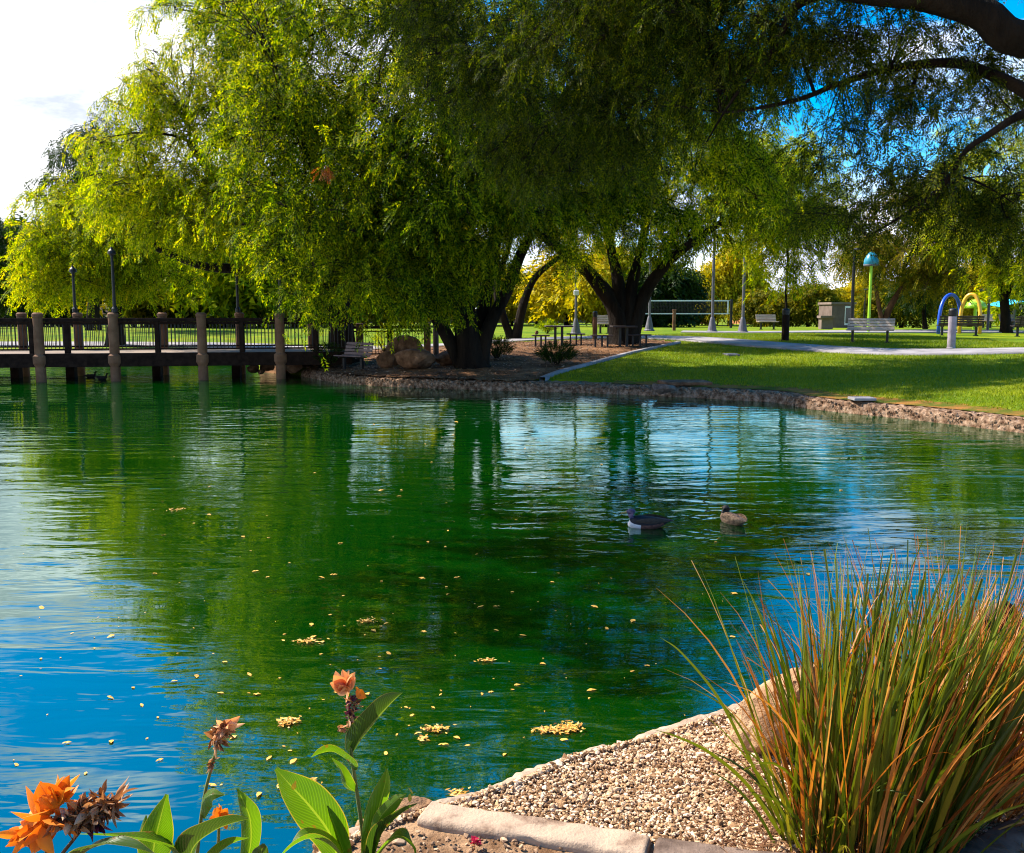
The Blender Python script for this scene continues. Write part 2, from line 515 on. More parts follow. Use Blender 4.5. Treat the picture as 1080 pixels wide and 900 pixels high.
t.links.new(spw.outputs['Y'], calm.inputs['Value'])
hgt = M('MULTIPLY', M('MULTIPLY', z1.outputs['Fac'], amp.outputs[0], tree=t), calm.outputs[0], tree=t)
bp = N(t, 'ShaderNodeBump'); bp.inputs['Strength'].default_value = 1; bp.inputs['Distance'].default_value = .014
# rings spreading from the two swimming ducks
for dx, dy in ((1.36, 9.55), (2.30, 9.75)):
    vs_ = N(t, 'ShaderNodeVectorMath', operation='DISTANCE')
    t.links.new(tcn.outputs['Object'], vs_.inputs[0]); vs_.inputs[1].default_value = (dx, dy, 0)
    d_ = vs_.outputs['Value']
    w_ = M('MULTIPLY', M('SINE', M('MULTIPLY', d_, 38.0, tree=t), tree=t), M('POWER', 2.718, M('MULTIPLY', d_, -2.2, tree=t), tree=t), tree=t)
    hgt = M('ADD', hgt, M('MULTIPLY', w_, .12, tree=t), tree=t)
t.links.new(hgt, bp.inputs['Height'])
df = N(t, 'ShaderNodeBsdfDiffuse')
df.inputs['Color'].default_value = (.0001, .026, .0009, 1)
gl = N(t, 'ShaderNodeBsdfGlossy'); gl.inputs['Roughness'].default_value = .015; gl.inputs['Color'].default_value = (.80, 1, .98, 1)
fr = N(t, 'ShaderNodeFresnel'); fr.inputs['IOR'].default_value = 3.3
t.links.new(bp.outputs[0], gl.inputs['Normal']); t.links.new(bp.outputs[0], fr.inputs['Normal'])
ms = N(t, 'ShaderNodeMixShader')
t.links.new(fr.outputs[0], ms.inputs[0]); t.links.new(df.outputs[0], ms.inputs[1]); t.links.new(gl.outputs[0], ms.inputs[2])
t.links.new(ms.outputs[0], out.inputs[0])
V = np.array([(-70, -4.5, 0), (20, -4.5, 0), (20, 50, 0), (-70, 50, 0)])
tag(link('pond_water', np_mesh('pond_water', V, 4, np.array([0, 1, 2, 3]), [wm])), kind='structure')
# ------------------------------------------------------------------ draped sheets
def ribbon(name, pts, width, dz, mat, step=.35, cross=5, zf=None, thick=0.0, kind='structure'):
    P = []
    pts = [Vector((p[0], p[1], 0)) for p in pts]
    # Catmull-Rom
    ext = [pts[0] * 2 - pts[1]] + pts + [pts[-1] * 2 - pts[-2]]
    for i in range(1, len(ext) - 2):
        p0, p1, p2, p3 = ext[i - 1:i + 3]
        n = max(2, int((p2 - p1).length / step))
        for k in range(n):
            u = k / n
            P.append(.5 * ((2 * p1) + (p2 - p0) * u + (2 * p0 - 5 * p1 + 4 * p2 - p3) * u * u + (3 * p1 - p0 - 3 * p2 + p3) * u ** 3))
    P.append(pts[-1])
    vs = []
    for i, p in enumerate(P):
        tg = (P[min(i + 1, len(P) - 1)] - P[max(i - 1, 0)]).normalized()
        nn = Vector((-tg.y, tg.x, 0))
        w = width if isinstance(width, (int, float)) else width[0] + (width[1] - width[0]) * i / (len(P) - 1)
        for k in range(cross):
            q = p + nn * w * (k / (cross - 1) - .5)
            vs.append(q)
    zz = land(np.array([v.x for v in vs]), np.array([v.y for v in vs])) if zf is None else np.array([zf(v.x, v.y) for v in vs])
    mb = MB()
    vv = [(v.x, v.y, z + dz) for v, z in zip(vs, zz)]
    fs = []
    for i in range(len(P) - 1):
        for k in range(cross - 1):
            a = i * cross + k
            fs.append((a, a + cross, a + cross + 1, a + 1))
    n0 = len(vv)
    if thick:
        for i in range(len(P)):
            for k in (0, cross - 1):
                q = vv[i * cross + k]
                vv.append((q[0], q[1], q[2] - thick))
        for i in range(len(P) - 1):
            a = i * cross; b = n0 + i * 2
            fs.append((a, b, b + 2, a + cross))
            fs.append((a + cross - 1, a + 2 * cross - 1, b + 3, b + 1))
    mb.add(vv, fs)
    o = mb.build(name, mat, smooth=True)
    if kind: tag(o, kind=kind)
    return o, P

ribbon('footpath', [(60, 24), (34, 26.5), (22, 28.6), (16, 29.8), (12, 31.5), (9.2, 35), (7, 39.5), (4.5, 42), (1, 42), (-3, 39.8), (-7, 41), (-13, 45.2), (-25, 47.2), (-45, 49), (-80, 52)], 1.9, .05, MT['concrete'], thick=.08)
ribbon('playground_slab', [(9, 50.5), (14, 49.5), (22, 49), (34, 49)], 4.2, .04, MT['concrete'], thick=.08)

# bed of brown mulch under the big trees, held by a concrete mow strip on its right
strip_pts = [G(572, 401), G(590, 394), G(630, 383), G(668, 373), G(700, 366), G(716, 362.5)]
strip_pts = [(p.x, p.y) for p in strip_pts]
mulch_poly = [(p.x, p.y) for p in FAR_EDGE if p.x < strip_pts[0][0] + .1]
mulch_poly = strip_pts[::-1] + [(a, b) for a, b in mulch_poly] + [(-9.2, 33.8), (-9.6, 36.8), (-8, 39.6), (-4, 38.6), (0, 40.2), (4, 40.6), (6.0, 38.5)]
def inpoly(x, y, poly):
    ins = np.zeros(x.shape, bool)
    n = len(poly)
    for i in range(n):
        (ax, ay), (bx_, by_) = poly[i], poly[(i + 1) % n]
        c = (ay > y) != (by_ > y)
        with np.errstate(divide='ignore', invalid='ignore'):
            ins ^= c & (x < ax + (y - ay) / ((by_ - ay) or 1e-12) * (bx_ - ax))
    return ins
ax_ = np.arange(-13, 9, .16); ay_ = np.arange(25, 42, .16)
X, Y = np.meshgrid(ax_, ay_)
inside = inpoly(X.ravel(), Y.ravel(), mulch_poly)
Zm = land(X.ravel(), Y.ravel()) + .03 + .012 * rng.standard_normal(X.size)
nx, ny = len(ax_), len(ay_)
i0 = (np.arange(ny - 1)[:, None] * nx + np.arange(nx - 1)[None, :]).ravel()
q = np.stack([i0, i0 + 1, i0 + nx + 1, i0 + nx], 1)
q = q[inside[q].all(1)]
used, inv = np.unique(q.ravel(), return_inverse=True)
V = np.stack([X.ravel(), Y.ravel(), Zm], 1)[used]
tag(link('mulch_ground', np_mesh('mulch_ground', V, 4, inv, [MT['mulch']], True)), kind='structure')
o, _ = ribbon('kerb_strip', strip_pts, .17, .08, MT['concrete'], thick=.14, kind=None)
tag(o, 'thin pale concrete mow strip between the brown mulch and the lawn', 'kerb')

# orange dry soil along the lawn's edge
dry = [(p.x, p.y) for p in FAR_EDGE[1:9]]
dry = []
for i_ in range(1, 9):
    tg_ = (FAR_EDGE[i_ + 1] - FAR_EDGE[i_ - 1]).normalized(); nn_ = Vector((tg_.y, -tg_.x, 0))
    if nn_.y < 0: nn_ = -nn_
    dry.append(tuple(FAR_EDGE[i_] + nn_ * .62)[:2])
MT['dry'] = pmat('dry_soil', (.085, .10, .008), (.30, .13, .03), 1.6, .95, .03, 30, detail=8, lo=.42, hi=.60, spec=.1)
ribbon('dry_verge', dry, .72, .0, MT['dry'], cross=6)

# rough gunite edging of the pond: two lengths, left in shade, right in sun
def edging(name, label, pts, seed):
    r = random.Random(seed)
    P = []
    for i in range(len(pts) - 1):
        a, b = pts[i], pts[i + 1]
        n = max(1, int((b - a).length / .075))
        for k in range(n): P.append(a.lerp(b, k / n))
    P.append(pts[-1])
    root = thing(name, label, 'pond edging', tuple(P[len(P) // 2]))
    of = P[len(P) // 2]
    prof = [(-.03, -.25), (-.05, .0), (-.03, .08), (.0, .15), (.05, .205), (.13, .232), (.24, .25), (.40, .255), (.62, .26), (.90, .24)]
    mb = MB(); vs = []
    st = MB()
    ico = [(0, 0, 1), (.9, 0, .2), (.28, .85, .2), (-.73, .53, .2), (-.73, -.53, .2), (.28, -.85, .2), (0, 0, -1)]
    icf = [(0, 1, 2), (0, 2, 3), (0, 3, 4), (0, 4, 5), (0, 5, 1), (6, 2, 1), (6, 3, 2), (6, 4, 3), (6, 5, 4), (6, 1, 5)]
    for i, p in enumerate(P):
        tg = (P[min(i + 2, len(P) - 1)] - P[max(i - 2, 0)]).normalized()
        nn = Vector((tg.y, -tg.x, 0))          # to land
        if nn.y < 0: nn = -nn
        for (d, z) in prof:
            q = p + nn * (d + r.uniform(-.022, .022)) + Vector((0, 0, z + r.uniform(-.018, .018)))
            q += nn * .05 * mnoise.noise(Vector((p.x * .9, p.y * .9, z)))
            vs.append(tuple(q - of))
        for _ in range(3):
            u = r.random()
            d, z = (-.05 + .06 * u, .02 + .2 * u) if r.random() < .75 else (r.uniform(.03, .3), .232)
            c = p + nn * d + tg * r.uniform(-.04, .04) + Vector((0, 0, z)) - of
            sc = r.uniform(.018, .042)
            e = Euler((r.random() * 6, r.random() * 6, r.random() * 6)).to_matrix()
            st.add([tuple(c + e @ Vector((a * sc * 1.2, b * sc, g * sc * .7))) for a, b, g in ico], icf)
    n = len(prof); fs = []
    for i in range(len(P) - 1):
        for k in range(n - 1):
            a = i * n + k
            fs.append((a, a + n, a + n + 1, a + 1))
    mb.add(vs, fs)
    mb.build('wall', MT['gunite'], root)
    tag(st.build('rubble', MT['gunite'], root), kind='stuff')
    return root
edging('pond_edging', 'sunlit rough pebbly pond edging below the green lawn', FAR_EDGE[1:9], 3)
edging('pond_edging', 'shaded rough pebbly pond edging below the brown mulch and big trunk', FAR_EDGE[8:], 4)

# ------------------------------------------------------------------ trees
def spray_template(r, n=8, L=.34, ll=.11, lw=.036, ang=50):
    T = []
    for i in range(n):
        t = L * (i + .6) / n
        for sgn in (-1, 1):
            a = R(ang + r.uniform(-14, 14)) * sgn
            l = ll * (1 - .45 * abs(i / n - .4)) * r.uniform(.8, 1.15)
            z = r.uniform(-.35, .35) * l
            c = (t + l * math.cos(a), l * math.sin(a), z)
            w = lw * r.uniform(.8, 1.2)
            # kite-ish triangle: widest a third along
            bx_, by_ = t + .3 * l * math.cos(a), .3 * l * math.sin(a)
            T += [(bx_ - w * .5 * -math.sin(a), by_ - w * .5 * math.cos(a), z * .3), (bx_ + w * .5 * -math.sin(a), by_ + w * .5 * math.cos(a), z * .3 + w * .3), c]
    return np.array(T)
TPL = [spray_template(random.Random(i)) for i in range(5)]
TPL_BIG = [spray_template(random.Random(i + 20), n=4, L=.34, ll=.17, lw=.07) for i in range(5)]

def sprays_mesh(name, pos, dr, sc, mat, off, tpls=TPL, droop=.8):
    pos = np.asarray(pos); dr = np.asarray(dr); sc = np.asarray(sc)[:, None]
    dr = dr / (np.linalg.norm(dr, axis=1, keepdims=True) + 1e-9)
    rv = rng.standard_normal(dr.shape)
    yv = np.cross(rv, dr); yv /= np.linalg.norm(yv, axis=1, keepdims=True) + 1e-9
    zv = np.cross(dr, yv)
    out = []
    which = rng.integers(0, len(tpls), len(pos))
    for k, T in enumerate(tpls):
        m = which == k
        if not m.any(): continue
        A = pos[m][:, None, :] + sc[m][:, None, :] * (T[None, :, 0:1] * dr[m][:, None, :] + T[None, :, 1:2] * yv[m][:, None, :] + T[None, :, 2:3] * zv[m][:, None, :])
        A[:, :, 2] -= (droop * T[None, :, 0] ** 2 * sc[m])
        out.append(A.reshape(-1, 3))
    V = np.concatenate(out) - np.array(off)
    return np_mesh(name, V, 3, np.arange(len(V)), [mat])

def curve_pts(a, b, r, n=6, bow=.15, up=.1):
    a, b = Vector(a), Vector(b)
    L = (b - a).length
    m = (a + b) / 2 + Vector((r.uniform(-1, 1), r.uniform(-1, 1), r.uniform(-.3, 1))) * L * bow + Vector((0, 0, L * up))
    return [(a * (1 - u) ** 2 + m * 2 * u * (1 - u) + b * u * u) for u in [i / n for i in range(n + 1)]]

def smooth_path(pts, n=4):
    pts = [Vector(p) for p in pts]
    if len(pts) < 3: return [pts[0].lerp(pts[-1], i / n) for i in range(n + 1)]
    ext = [pts[0] * 2 - pts[1]] + pts + [pts[-1] * 2 - pts[-2]]
    out = []
    for i in range(1, len(ext) - 2):
        p0, p1, p2, p3 = ext[i - 1:i + 3]
        for k in range(n):
            u = k / n
            out.append(.5 * ((2 * p1) + (p2 - p0) * u + (2 * p0 - 5 * p1 + 4 * p2 - p3) * u * u + (3 * p1 - p0 - 3 * p2 + p3) * u ** 3))
    out.append(pts[-1])
    return out

def make_tree(name, label, base, limbs, lobes, leaf, s=1.0, seed=1, strands=7, sprays=7, slen=1.0, spread=.45, bark='bark', group=None, twigs=True, tpls=TPL, sides=8, br=.028, cat='tree'):
    r = random.Random(seed)
    base = Vector(base)
    root = thing(name, label, cat, tuple(base), 0, group)
    mb = MB()
    nodes = []
    for pts, r0, r1 in limbs:
        P = smooth_path(pts, 5)
        n = len(P)
        rad = [r0 + (r1 - r0) * (i / (n - 1)) ** .8 for i in range(n)]
        if (P[0] - base).length < .6:
            for i in range(min(3, n)): rad[i] *= (1.45, 1.2, 1.06)[i]
        mb.tube(P, rad, sides + 2, wob=.22)
        for i in range(n // 3, n): nodes.append((P[i], rad[i]))
    pos, dr, sc = [], [], []
    for (c, rad3, ncl) in lobes:
        c = Vector(c)
        nd = min(nodes, key=lambda q: (q[0] - c).length + (0 if q[0].z < c.z + .5 else 1.5))
        ln = [nd]
        if (nd[0] - c).length > .5:
            P = curve_pts(nd[0], c, r, 7, .16, .08)
            R0 = min(nd[1] * .8, br * 2.2)
            rr = [R0 * (1 - .72 * i / 7) for i in range(8)]
            mb.tube(P, rr, 6, wob=.15)
            ln = [(P[i], rr[i]) for i in range(2, 8)]
        for _ in range(ncl):
            while True:
                v = Vector((r.uniform(-1, 1), r.uniform(-1, 1), r.uniform(-1, 1)))
                if .05 < v.length < 1: break
            v = v.normalized() * (r.random() ** .38)
            cc = c + Vector((v.x * rad3[0], v.y * rad3[1], v.z * rad3[2]))
            nd2 = r.choice(sorted(ln, key=lambda q: (q[0] - cc).length)[:4])
            bp_ = curve_pts(nd2[0], cc, r, 4, .14, .10)
            mb.tube(bp_, [max(.012 * s, min(br * .8, nd2[1] * .7) * (1 - .75 * i / 4)) for i in range(5)], 4, cap=False)
            outv = Vector((cc.x - c.x, cc.y - c.y, 0))
            if outv.length < .05: outv = Vector((r.uniform(-1, 1), r.uniform(-1, 1), 0))
            outv.normalize()
            for _k in range(strands):
                p0 = (bp_[-1] if r.random() < .6 else bp_[3]) + Vector((r.gauss(0, spread), r.gauss(0, spread), r.gauss(0, spread * .8))) * .55
                h = (outv * .55 + Vector((r.gauss(0, .7), r.gauss(0, .7), 0))).normalized()
                ln_ = slen * r.uniform(.55, 1.35)
                kick = r.uniform(.0, .75)
                pth = []
                for j in range(sprays + 1):
                    u = j / sprays
                    pth.append(p0 + h * (ln_ * (.80 * u - .18 * u * u)) + Vector((0, 0, ln_ * (kick * u - .95 * u * u))))
                if twigs:
                    mb.tube([bp_[-1]] + pth[::2], [.010 * s, .008 * s, .006 * s, .005 * s, .004 * s, .003 * s][:len(pth[::2]) + 1], 3, cap=False)
                for j in range(sprays):
                    p = pth[j].lerp(pth[j + 1], r.random())
                    tg = (pth[j + 1] - pth[j]).normalized()
                    sd = Vector((r.gauss(0, 1), r.gauss(0, 1), r.gauss(0, .5)))
                    d = (tg + sd * .8).normalized()
                    pos.append(p); dr.append(d); sc.append(s * r.uniform(.7, 1.25))
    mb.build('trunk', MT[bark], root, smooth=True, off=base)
    link('crown', sprays_mesh('crown', pos, dr, sc, LEAF[leaf], base, tpls), root)
    return root

def LB(px, py, Yd, rx, rz, ry, n):
    c = at(px, py, Yd)
    return (c, (rx * Yd / F, ry, rz * Yd / F), n)
def LM(pts, Yd, r0, r1, base=None):
    P = []
    for i, p in enumerate(pts):
        y = Yd + (p[2] if len(p) > 2 else 0)
        P.append(at(p[0], p[1], y))
    if base is not None: P[0] = Vector(base) - Vector((0, 0, .15))
    return (P, r0 * Yd / F, r1 * Yd / F)

# main tree on the point
b1 = G(497, 388); Y1 = b1.y
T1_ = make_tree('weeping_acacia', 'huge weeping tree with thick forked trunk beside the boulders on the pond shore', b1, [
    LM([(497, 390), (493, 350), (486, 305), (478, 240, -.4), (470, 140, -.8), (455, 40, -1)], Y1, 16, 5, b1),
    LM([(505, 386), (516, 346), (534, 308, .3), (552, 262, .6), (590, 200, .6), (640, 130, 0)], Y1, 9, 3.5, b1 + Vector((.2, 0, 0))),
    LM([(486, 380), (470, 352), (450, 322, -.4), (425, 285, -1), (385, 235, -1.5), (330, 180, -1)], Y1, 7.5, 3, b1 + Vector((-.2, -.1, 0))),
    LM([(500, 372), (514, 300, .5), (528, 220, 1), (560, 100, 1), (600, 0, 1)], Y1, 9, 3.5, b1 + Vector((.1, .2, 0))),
], [
    LB(325, 235, 27.5, 80, 70, 2.2, 52), LB(300, 120, 28.5, 85, 85, 2.5, 56), LB(385, 150, 27.5, 60, 80, 2, 40), LB(410, 235, 27, 60, 50, 1.6, 28), LB(400, 25, 29, 110, 110, 3.2, 62), LB(470, 150, 26.5, 100, 110, 2.6, 80), LB(490, 60, 28, 110, 90, 2.6, 50), LB(545, 170, 29.5, 90, 80, 2, 44), LB(440, 200, 29.5, 80, 70, 2, 34),
    LB(600, 110, 27.5, 110, 120, 3, 80), LB(640, 20, 27.5, 90, 80, 2.5, 40), LB(705, 60, 28.5, 110, 130, 3.2, 62), LB(555, 228, 27.5, 75, 45, 2, 26), LB(650, 215, 28.5, 65, 40, 2, 24),
    LB(378, 290, 26.6, 50, 30, 1.3, 20), LB(322, 312, 26.4, 22, 14, .8, 4), LB(500, -120, 30, 230, 95, 4.5, 60), LB(670, -110, 30, 130, 95, 3.5, 40), LB(350, -80, 31, 90, 70, 3, 26), LB(770, 150, 29.5, 70, 75, 2.4, 28), LB(440, 262, 26.6, 60, 35, 1.2, 22), LB(448, 302, 26.8, 42, 24, 1.1, 14), LB(510, 278, 27, 40, 22, 1.1, 10), LB(270, 20, 30, 70, 60, 2.5, 22),
], 'green', 1.0, 5, strands=7, sprays=7, slen=.95)

rd_ = random.Random(5)
c_ = at(342, 178, 25.3)
LEAF['dead'] = leafmat('leaf_dead', [(.2, (.30, .07, .01)), (.9, (.55, .18, .03))], .4, (1.2, 1, .4))
link('dead_sprig', sprays_mesh('dead_sprig', [c_ + Vector((rd_.gauss(0, .06), rd_.gauss(0, .06), rd_.gauss(0, .04))) for _ in range(13)], [Vector((rd_.gauss(0, 1), rd_.gauss(0, 1), -.6)) for _ in range(13)], [.8] * 13, LEAF['dead'], b1), T1_)
# tree behind the end of the bridge, limbs reaching left
bL = GY(362, 33.4)
make_tree('weeping_acacia', 'bright lime green weeping tree whose long dark limbs reach left over the footbridge', bL, [
    LM([(362, 360), (354, 318), (330, 284, .2), (292, 255, .5), (245, 215, .5), (200, 150, .5)], 33.4, 13, 4, bL),
    LM([(360, 330), (322, 303, -.4), (275, 285, -.6), (215, 281, -1), (165, 262, -1)], 33.4, 9, 3),
    LM([(364, 345), (356, 280, 1), (338, 190, 1), (305, 90, 1), (280, 20, 1)], 33.4, 10, 3.5, bL + Vector((.15, .1, 0))),
], [
    LB(195, 120, 34, 62, 80, 2.4, 58), LB(235, 25, 34.5, 70, 75, 2.6, 50), LB(160, 205, 33, 62, 50, 2.2, 52), LB(235, 210, 32, 60, 55, 2, 46),
    LB(275, 255, 31.5, 32, 20, 1.2, 12), LB(130, 150, 34, 30, 40, 1.6, 16), LB(260, -70, 36, 90, 60, 3, 24), LB(330, 60, 36, 80, 90, 2.5, 24), LB(270, 140, 33, 60, 80, 2, 26), LB(310, 225, 31, 45, 40, 1.5, 18), LB(320, 130, 33, 55, 70, 2, 30)
], 'lime', 1.05, 6, strands=7, sprays=6, slen=1.1)

# left tree beyond the bridge
b0 = GY(122, 46)
make_tree('weeping_acacia', 'round yellow green tree beyond the left end of the footbridge', b0, [
    LM([(122, 345), (122, 305), (116, 270), (100, 235), (80, 205)], 46, 8, 3, b0),
    LM([(122, 320), (135, 285), (160, 255, -1)], 46, 5, 2),
    LM([(120, 305), (95, 275, -1), (60, 262, -1)], 46, 4, 2),
], [
    LB(85, 222, 45, 48, 36, 3, 54), LB(58, 262, 44, 34, 40, 2.4, 44), LB(135, 250, 44, 48, 45, 2.6, 50), LB(95, 280, 43.5, 55, 32, 2, 40), LB(165, 285, 44, 40, 22, 2, 22), LB(140, 205, 46, 40, 35, 2, 22), LB(48, 297, 44, 22, 20, 1.4, 12)
], 'lime', 1.35, 7, strands=7, sprays=5, slen=1.2)
bd = GY(100, 58)
make_tree('evergreen_tree', 'dark blue green tree poking above the yellow green tree by the footbridge', bd, [
    LM([(100, 345), (100, 250), (98, 170)], 58, 6, 3, bd)],
    [LB(92, 165, 58, 38, 30, 2.5, 30), LB(112, 210, 58, 45, 35, 2.5, 26), LB(70, 195, 58, 32, 20, 2, 14), LB(100, 138, 58, 18, 16, 1, 6)], 'dark', 1.5, 8, strands=7, sprays=4, slen=1.2, twigs=False)
bf = GY(-5, 70)
make_tree('evergreen_tree', 'dark evergreen at the far left edge beyond the footbridge', bf, [
    LM([(-5, 345), (-4, 290), (0, 240)], 70, 5, 2, bf)],
    [LB(4, 255, 70, 18, 24, 2, 26), LB(0, 295, 70, 32, 34, 2.5, 44), LB(16, 315, 69, 22, 20, 2, 20), LB(12, 278, 69, 14, 20, 1.6, 14)], 'dark', 1.8, 9, strands=6, sprays=4, slen=1.2, twigs=False)

# tree over the picnic tables
b2 = GY(655, 36.5)
make_tree('weeping_acacia', 'dark multi limbed tree spreading over the picnic tables', b2, [
    LM([(655, 362), (652, 335), (640, 312), (618, 285, -.2), (590, 262, -.4), (560, 240, -.4)], 36.5, 13, 3.5, b2),
    LM([(657, 340), (652, 300), (644, 262, .5), (632, 200, .6)], 36.5, 9, 3, b2 + Vector((.05, .1, 0))),
    LM([(660, 345), (666, 305), (676, 262, .4), (690, 190, .4)], 36.5, 8, 3, b2 + Vector((.12, 0, 0))),
    LM([(664, 350), (678, 315), (697, 285, -.4), (722, 262, -.8), (760, 235, -1)], 36.5, 9, 3, b2 + Vector((.2, -.1, 0))),
], [
    LB(610, 205, 36, 70, 55, 2.4, 36), LB(700, 180, 36.5, 85, 70, 3, 46), LB(775, 205, 36.5, 62, 60, 2.6, 40), LB(720, 236, 35.5, 50, 24, 1.6, 16), LB(640, 130, 38, 90, 60, 3, 30), LB(610, 262, 36, 26, 14, 1, 5), LB(690, 258, 36.5, 30, 14, 1, 6)
], 'green', 1.1, 10, strands=7, sprays=6, slen=1.1)

# V trunk tree
bv = GY(541, 43)
make_tree('weeping_acacia', 'slim tree with leaning V shaped trunks behind the big shoreline trunk', bv, [
    LM([(543, 358), (552, 322), (563, 295), (583, 276), (606, 262)], 43, 5.5, 2, bv + Vector((.08, 0, 0))),
    LM([(540, 358), (530, 332), (524, 302), (536, 262), (545, 220)], 43, 5, 2, bv)],
    [LB(550, 205, 43, 55, 45, 2, 26), LB(600, 235, 43, 34, 22, 1.5, 14), LB(520, 235, 43, 30, 30, 1.5, 10)], 'green', 1.25, 12, strands=6, sprays=5)

# young staked tree behind the dark bollard
b3 = GY(829, 41)
make_tree('young_tree', 'slim young tree with round hanging crown behind the dark bollard by the path', b3, [
    LM([(830, 352), (829, 310), (831, 270), (828, 220), (830, 180)], 41, 1.3, 1.1, b3)],
    [LB(828, 238, 41, 52, 42, 2, 50), LB(795, 200, 41, 50, 45, 2.2, 40), LB(862, 215, 41, 40, 40, 2, 28), LB(825, 165, 41, 60, 40, 2.2, 36), LB(835, 285, 41, 22, 12, .8, 5)], 'lime', 1.15, 13, strands=7, sprays=6, slen=1.0)

# right side
b4 = GY(931, 52)
make_tree('olive_tree', 'tree with a pale diagonal leaning trunk behind the pale slatted bench', b4, [
    LM([(930, 350), (936, 330), (950, 306), (966, 288), (990, 255)], 52, 4.2, 2, b4),
    LM([(930, 348), (926, 318), (920, 285), (905, 250)], 52, 2.6, 1.5, b4)],
    [LB(935, 268, 52, 44, 28, 2.4, 34), LB(985, 245, 52, 44, 45, 3, 38), LB(905, 262, 52, 22, 24, 2, 14), LB(990, 290, 51, 32, 18, 1.6, 14), LB(960, 210, 53, 50, 30, 2.5, 18)], 'olive', 1.5, 14, bark='bark_red', strands=7, sprays=5, slen=1.1)
b5 = GY(1059, 47)
make_tree('weeping_acacia', 'broad yellow green tree shading the playground on the right', b5, [
    LM([(1059, 350), (1058, 310), (1050, 275), (1020, 235), (1000, 190)], 47, 5, 2.5, b5),
    LM([(1058, 320), (1075, 275), (1100, 235)], 47, 4, 2)],
    [LB(1040, 225, 47, 60, 55, 3, 50), LB(1090, 250, 47, 50, 45, 3, 36), LB(1075, 288, 46, 40, 18, 2, 16), LB(1060, 160, 48, 70, 50, 3, 30), LB(1120, 180, 47, 50, 60, 3, 20)], 'lime', 1.35, 15, strands=7, sprays=5, slen=1.1)
b6 = GY(974, 60)
make_tree('evergreen_tree', 'dark bushy tree with straight thin trunk behind the blue arch', b6, [
    LM([(974, 345), (974, 320), (975, 285)], 60, 2.4, 1.5, b6)],
    [LB(978, 292, 60, 36, 20, 2.4, 34), LB(1000, 275, 60, 26, 20, 2, 16), LB(958, 308, 60, 16, 14, 1.4, 10)], 'dark', 1.6, 16, strands=6, sprays=4, twigs=False)

# background belt of trees: five kinds, copied
protos = {}
def bg_tree(kind, leaf, seed, lobes, bark='bark'):
    # unit tree, about 6 m high, built at the origin
    L_ = [(Vector((x, y, z)), (a, a, c), n) for x, y, z, a, c, n in lobes]
    t = make_tree(kind, 'x', Vector((0, 0, 0)), [([Vector((0, 0, -.2)), Vector((.1, 0, 1.2)), Vector((0, .1, 2.6)), Vector((.2, 0, 4.2))], .16, .06), ([Vector((.05, 0, 1.0)), Vector((.8, .2, 2.2)), Vector((1.6, .2, 3.2))], .09, .04)], L_, leaf, 2.3, seed, strands=6, sprays=4, slen=1.1, spread=.6, twigs=False, tpls=TPL_BIG, bark=bark)
    protos[kind + leaf] = t
    return t
py1 = bg_tree('autumn_tree', 'yellow', 31, [(0, 0, 4.4, 1.9, 1.5, 42), (1.5, .2, 3.4, 1.4, 1.2, 24), (-1.4, .1, 3.2, 1.4, 1.3, 24), (0, 0, 2.4, 1.6, .8, 16), (.3, 0, 5.6, 1.0, .8, 12)])
py2 = bg_tree('autumn_tree', 'olive', 32, [(.3, 0, 4.0, 1.8, 1.4, 40), (-1.3, .2, 3.1, 1.3, 1.2, 22), (1.6, 0, 2.8, 1.2, 1.0, 18), (0, 0, 1.9, 1.7, .8, 18)])
pdk = bg_tree('evergreen_tree', 'dark', 33, [(0, 0, 4.0, 1.8, 1.6, 42), (1.2, .2, 2.8, 1.4, 1.2, 24), (-1.2, 0, 2.6, 1.4, 1.3, 24), (0, 0, 1.6, 1.8, .9, 22)])
plm = bg_tree('weeping_acacia', 'lime', 34, [(0, 0, 4.2, 2.0, 1.5, 42), (1.6, .2, 3.0, 1.3, 1.4, 26), (-1.5, .1, 2.8, 1.4, 1.5, 26), (0, 0, 1.9, 1.5, .9, 16)])
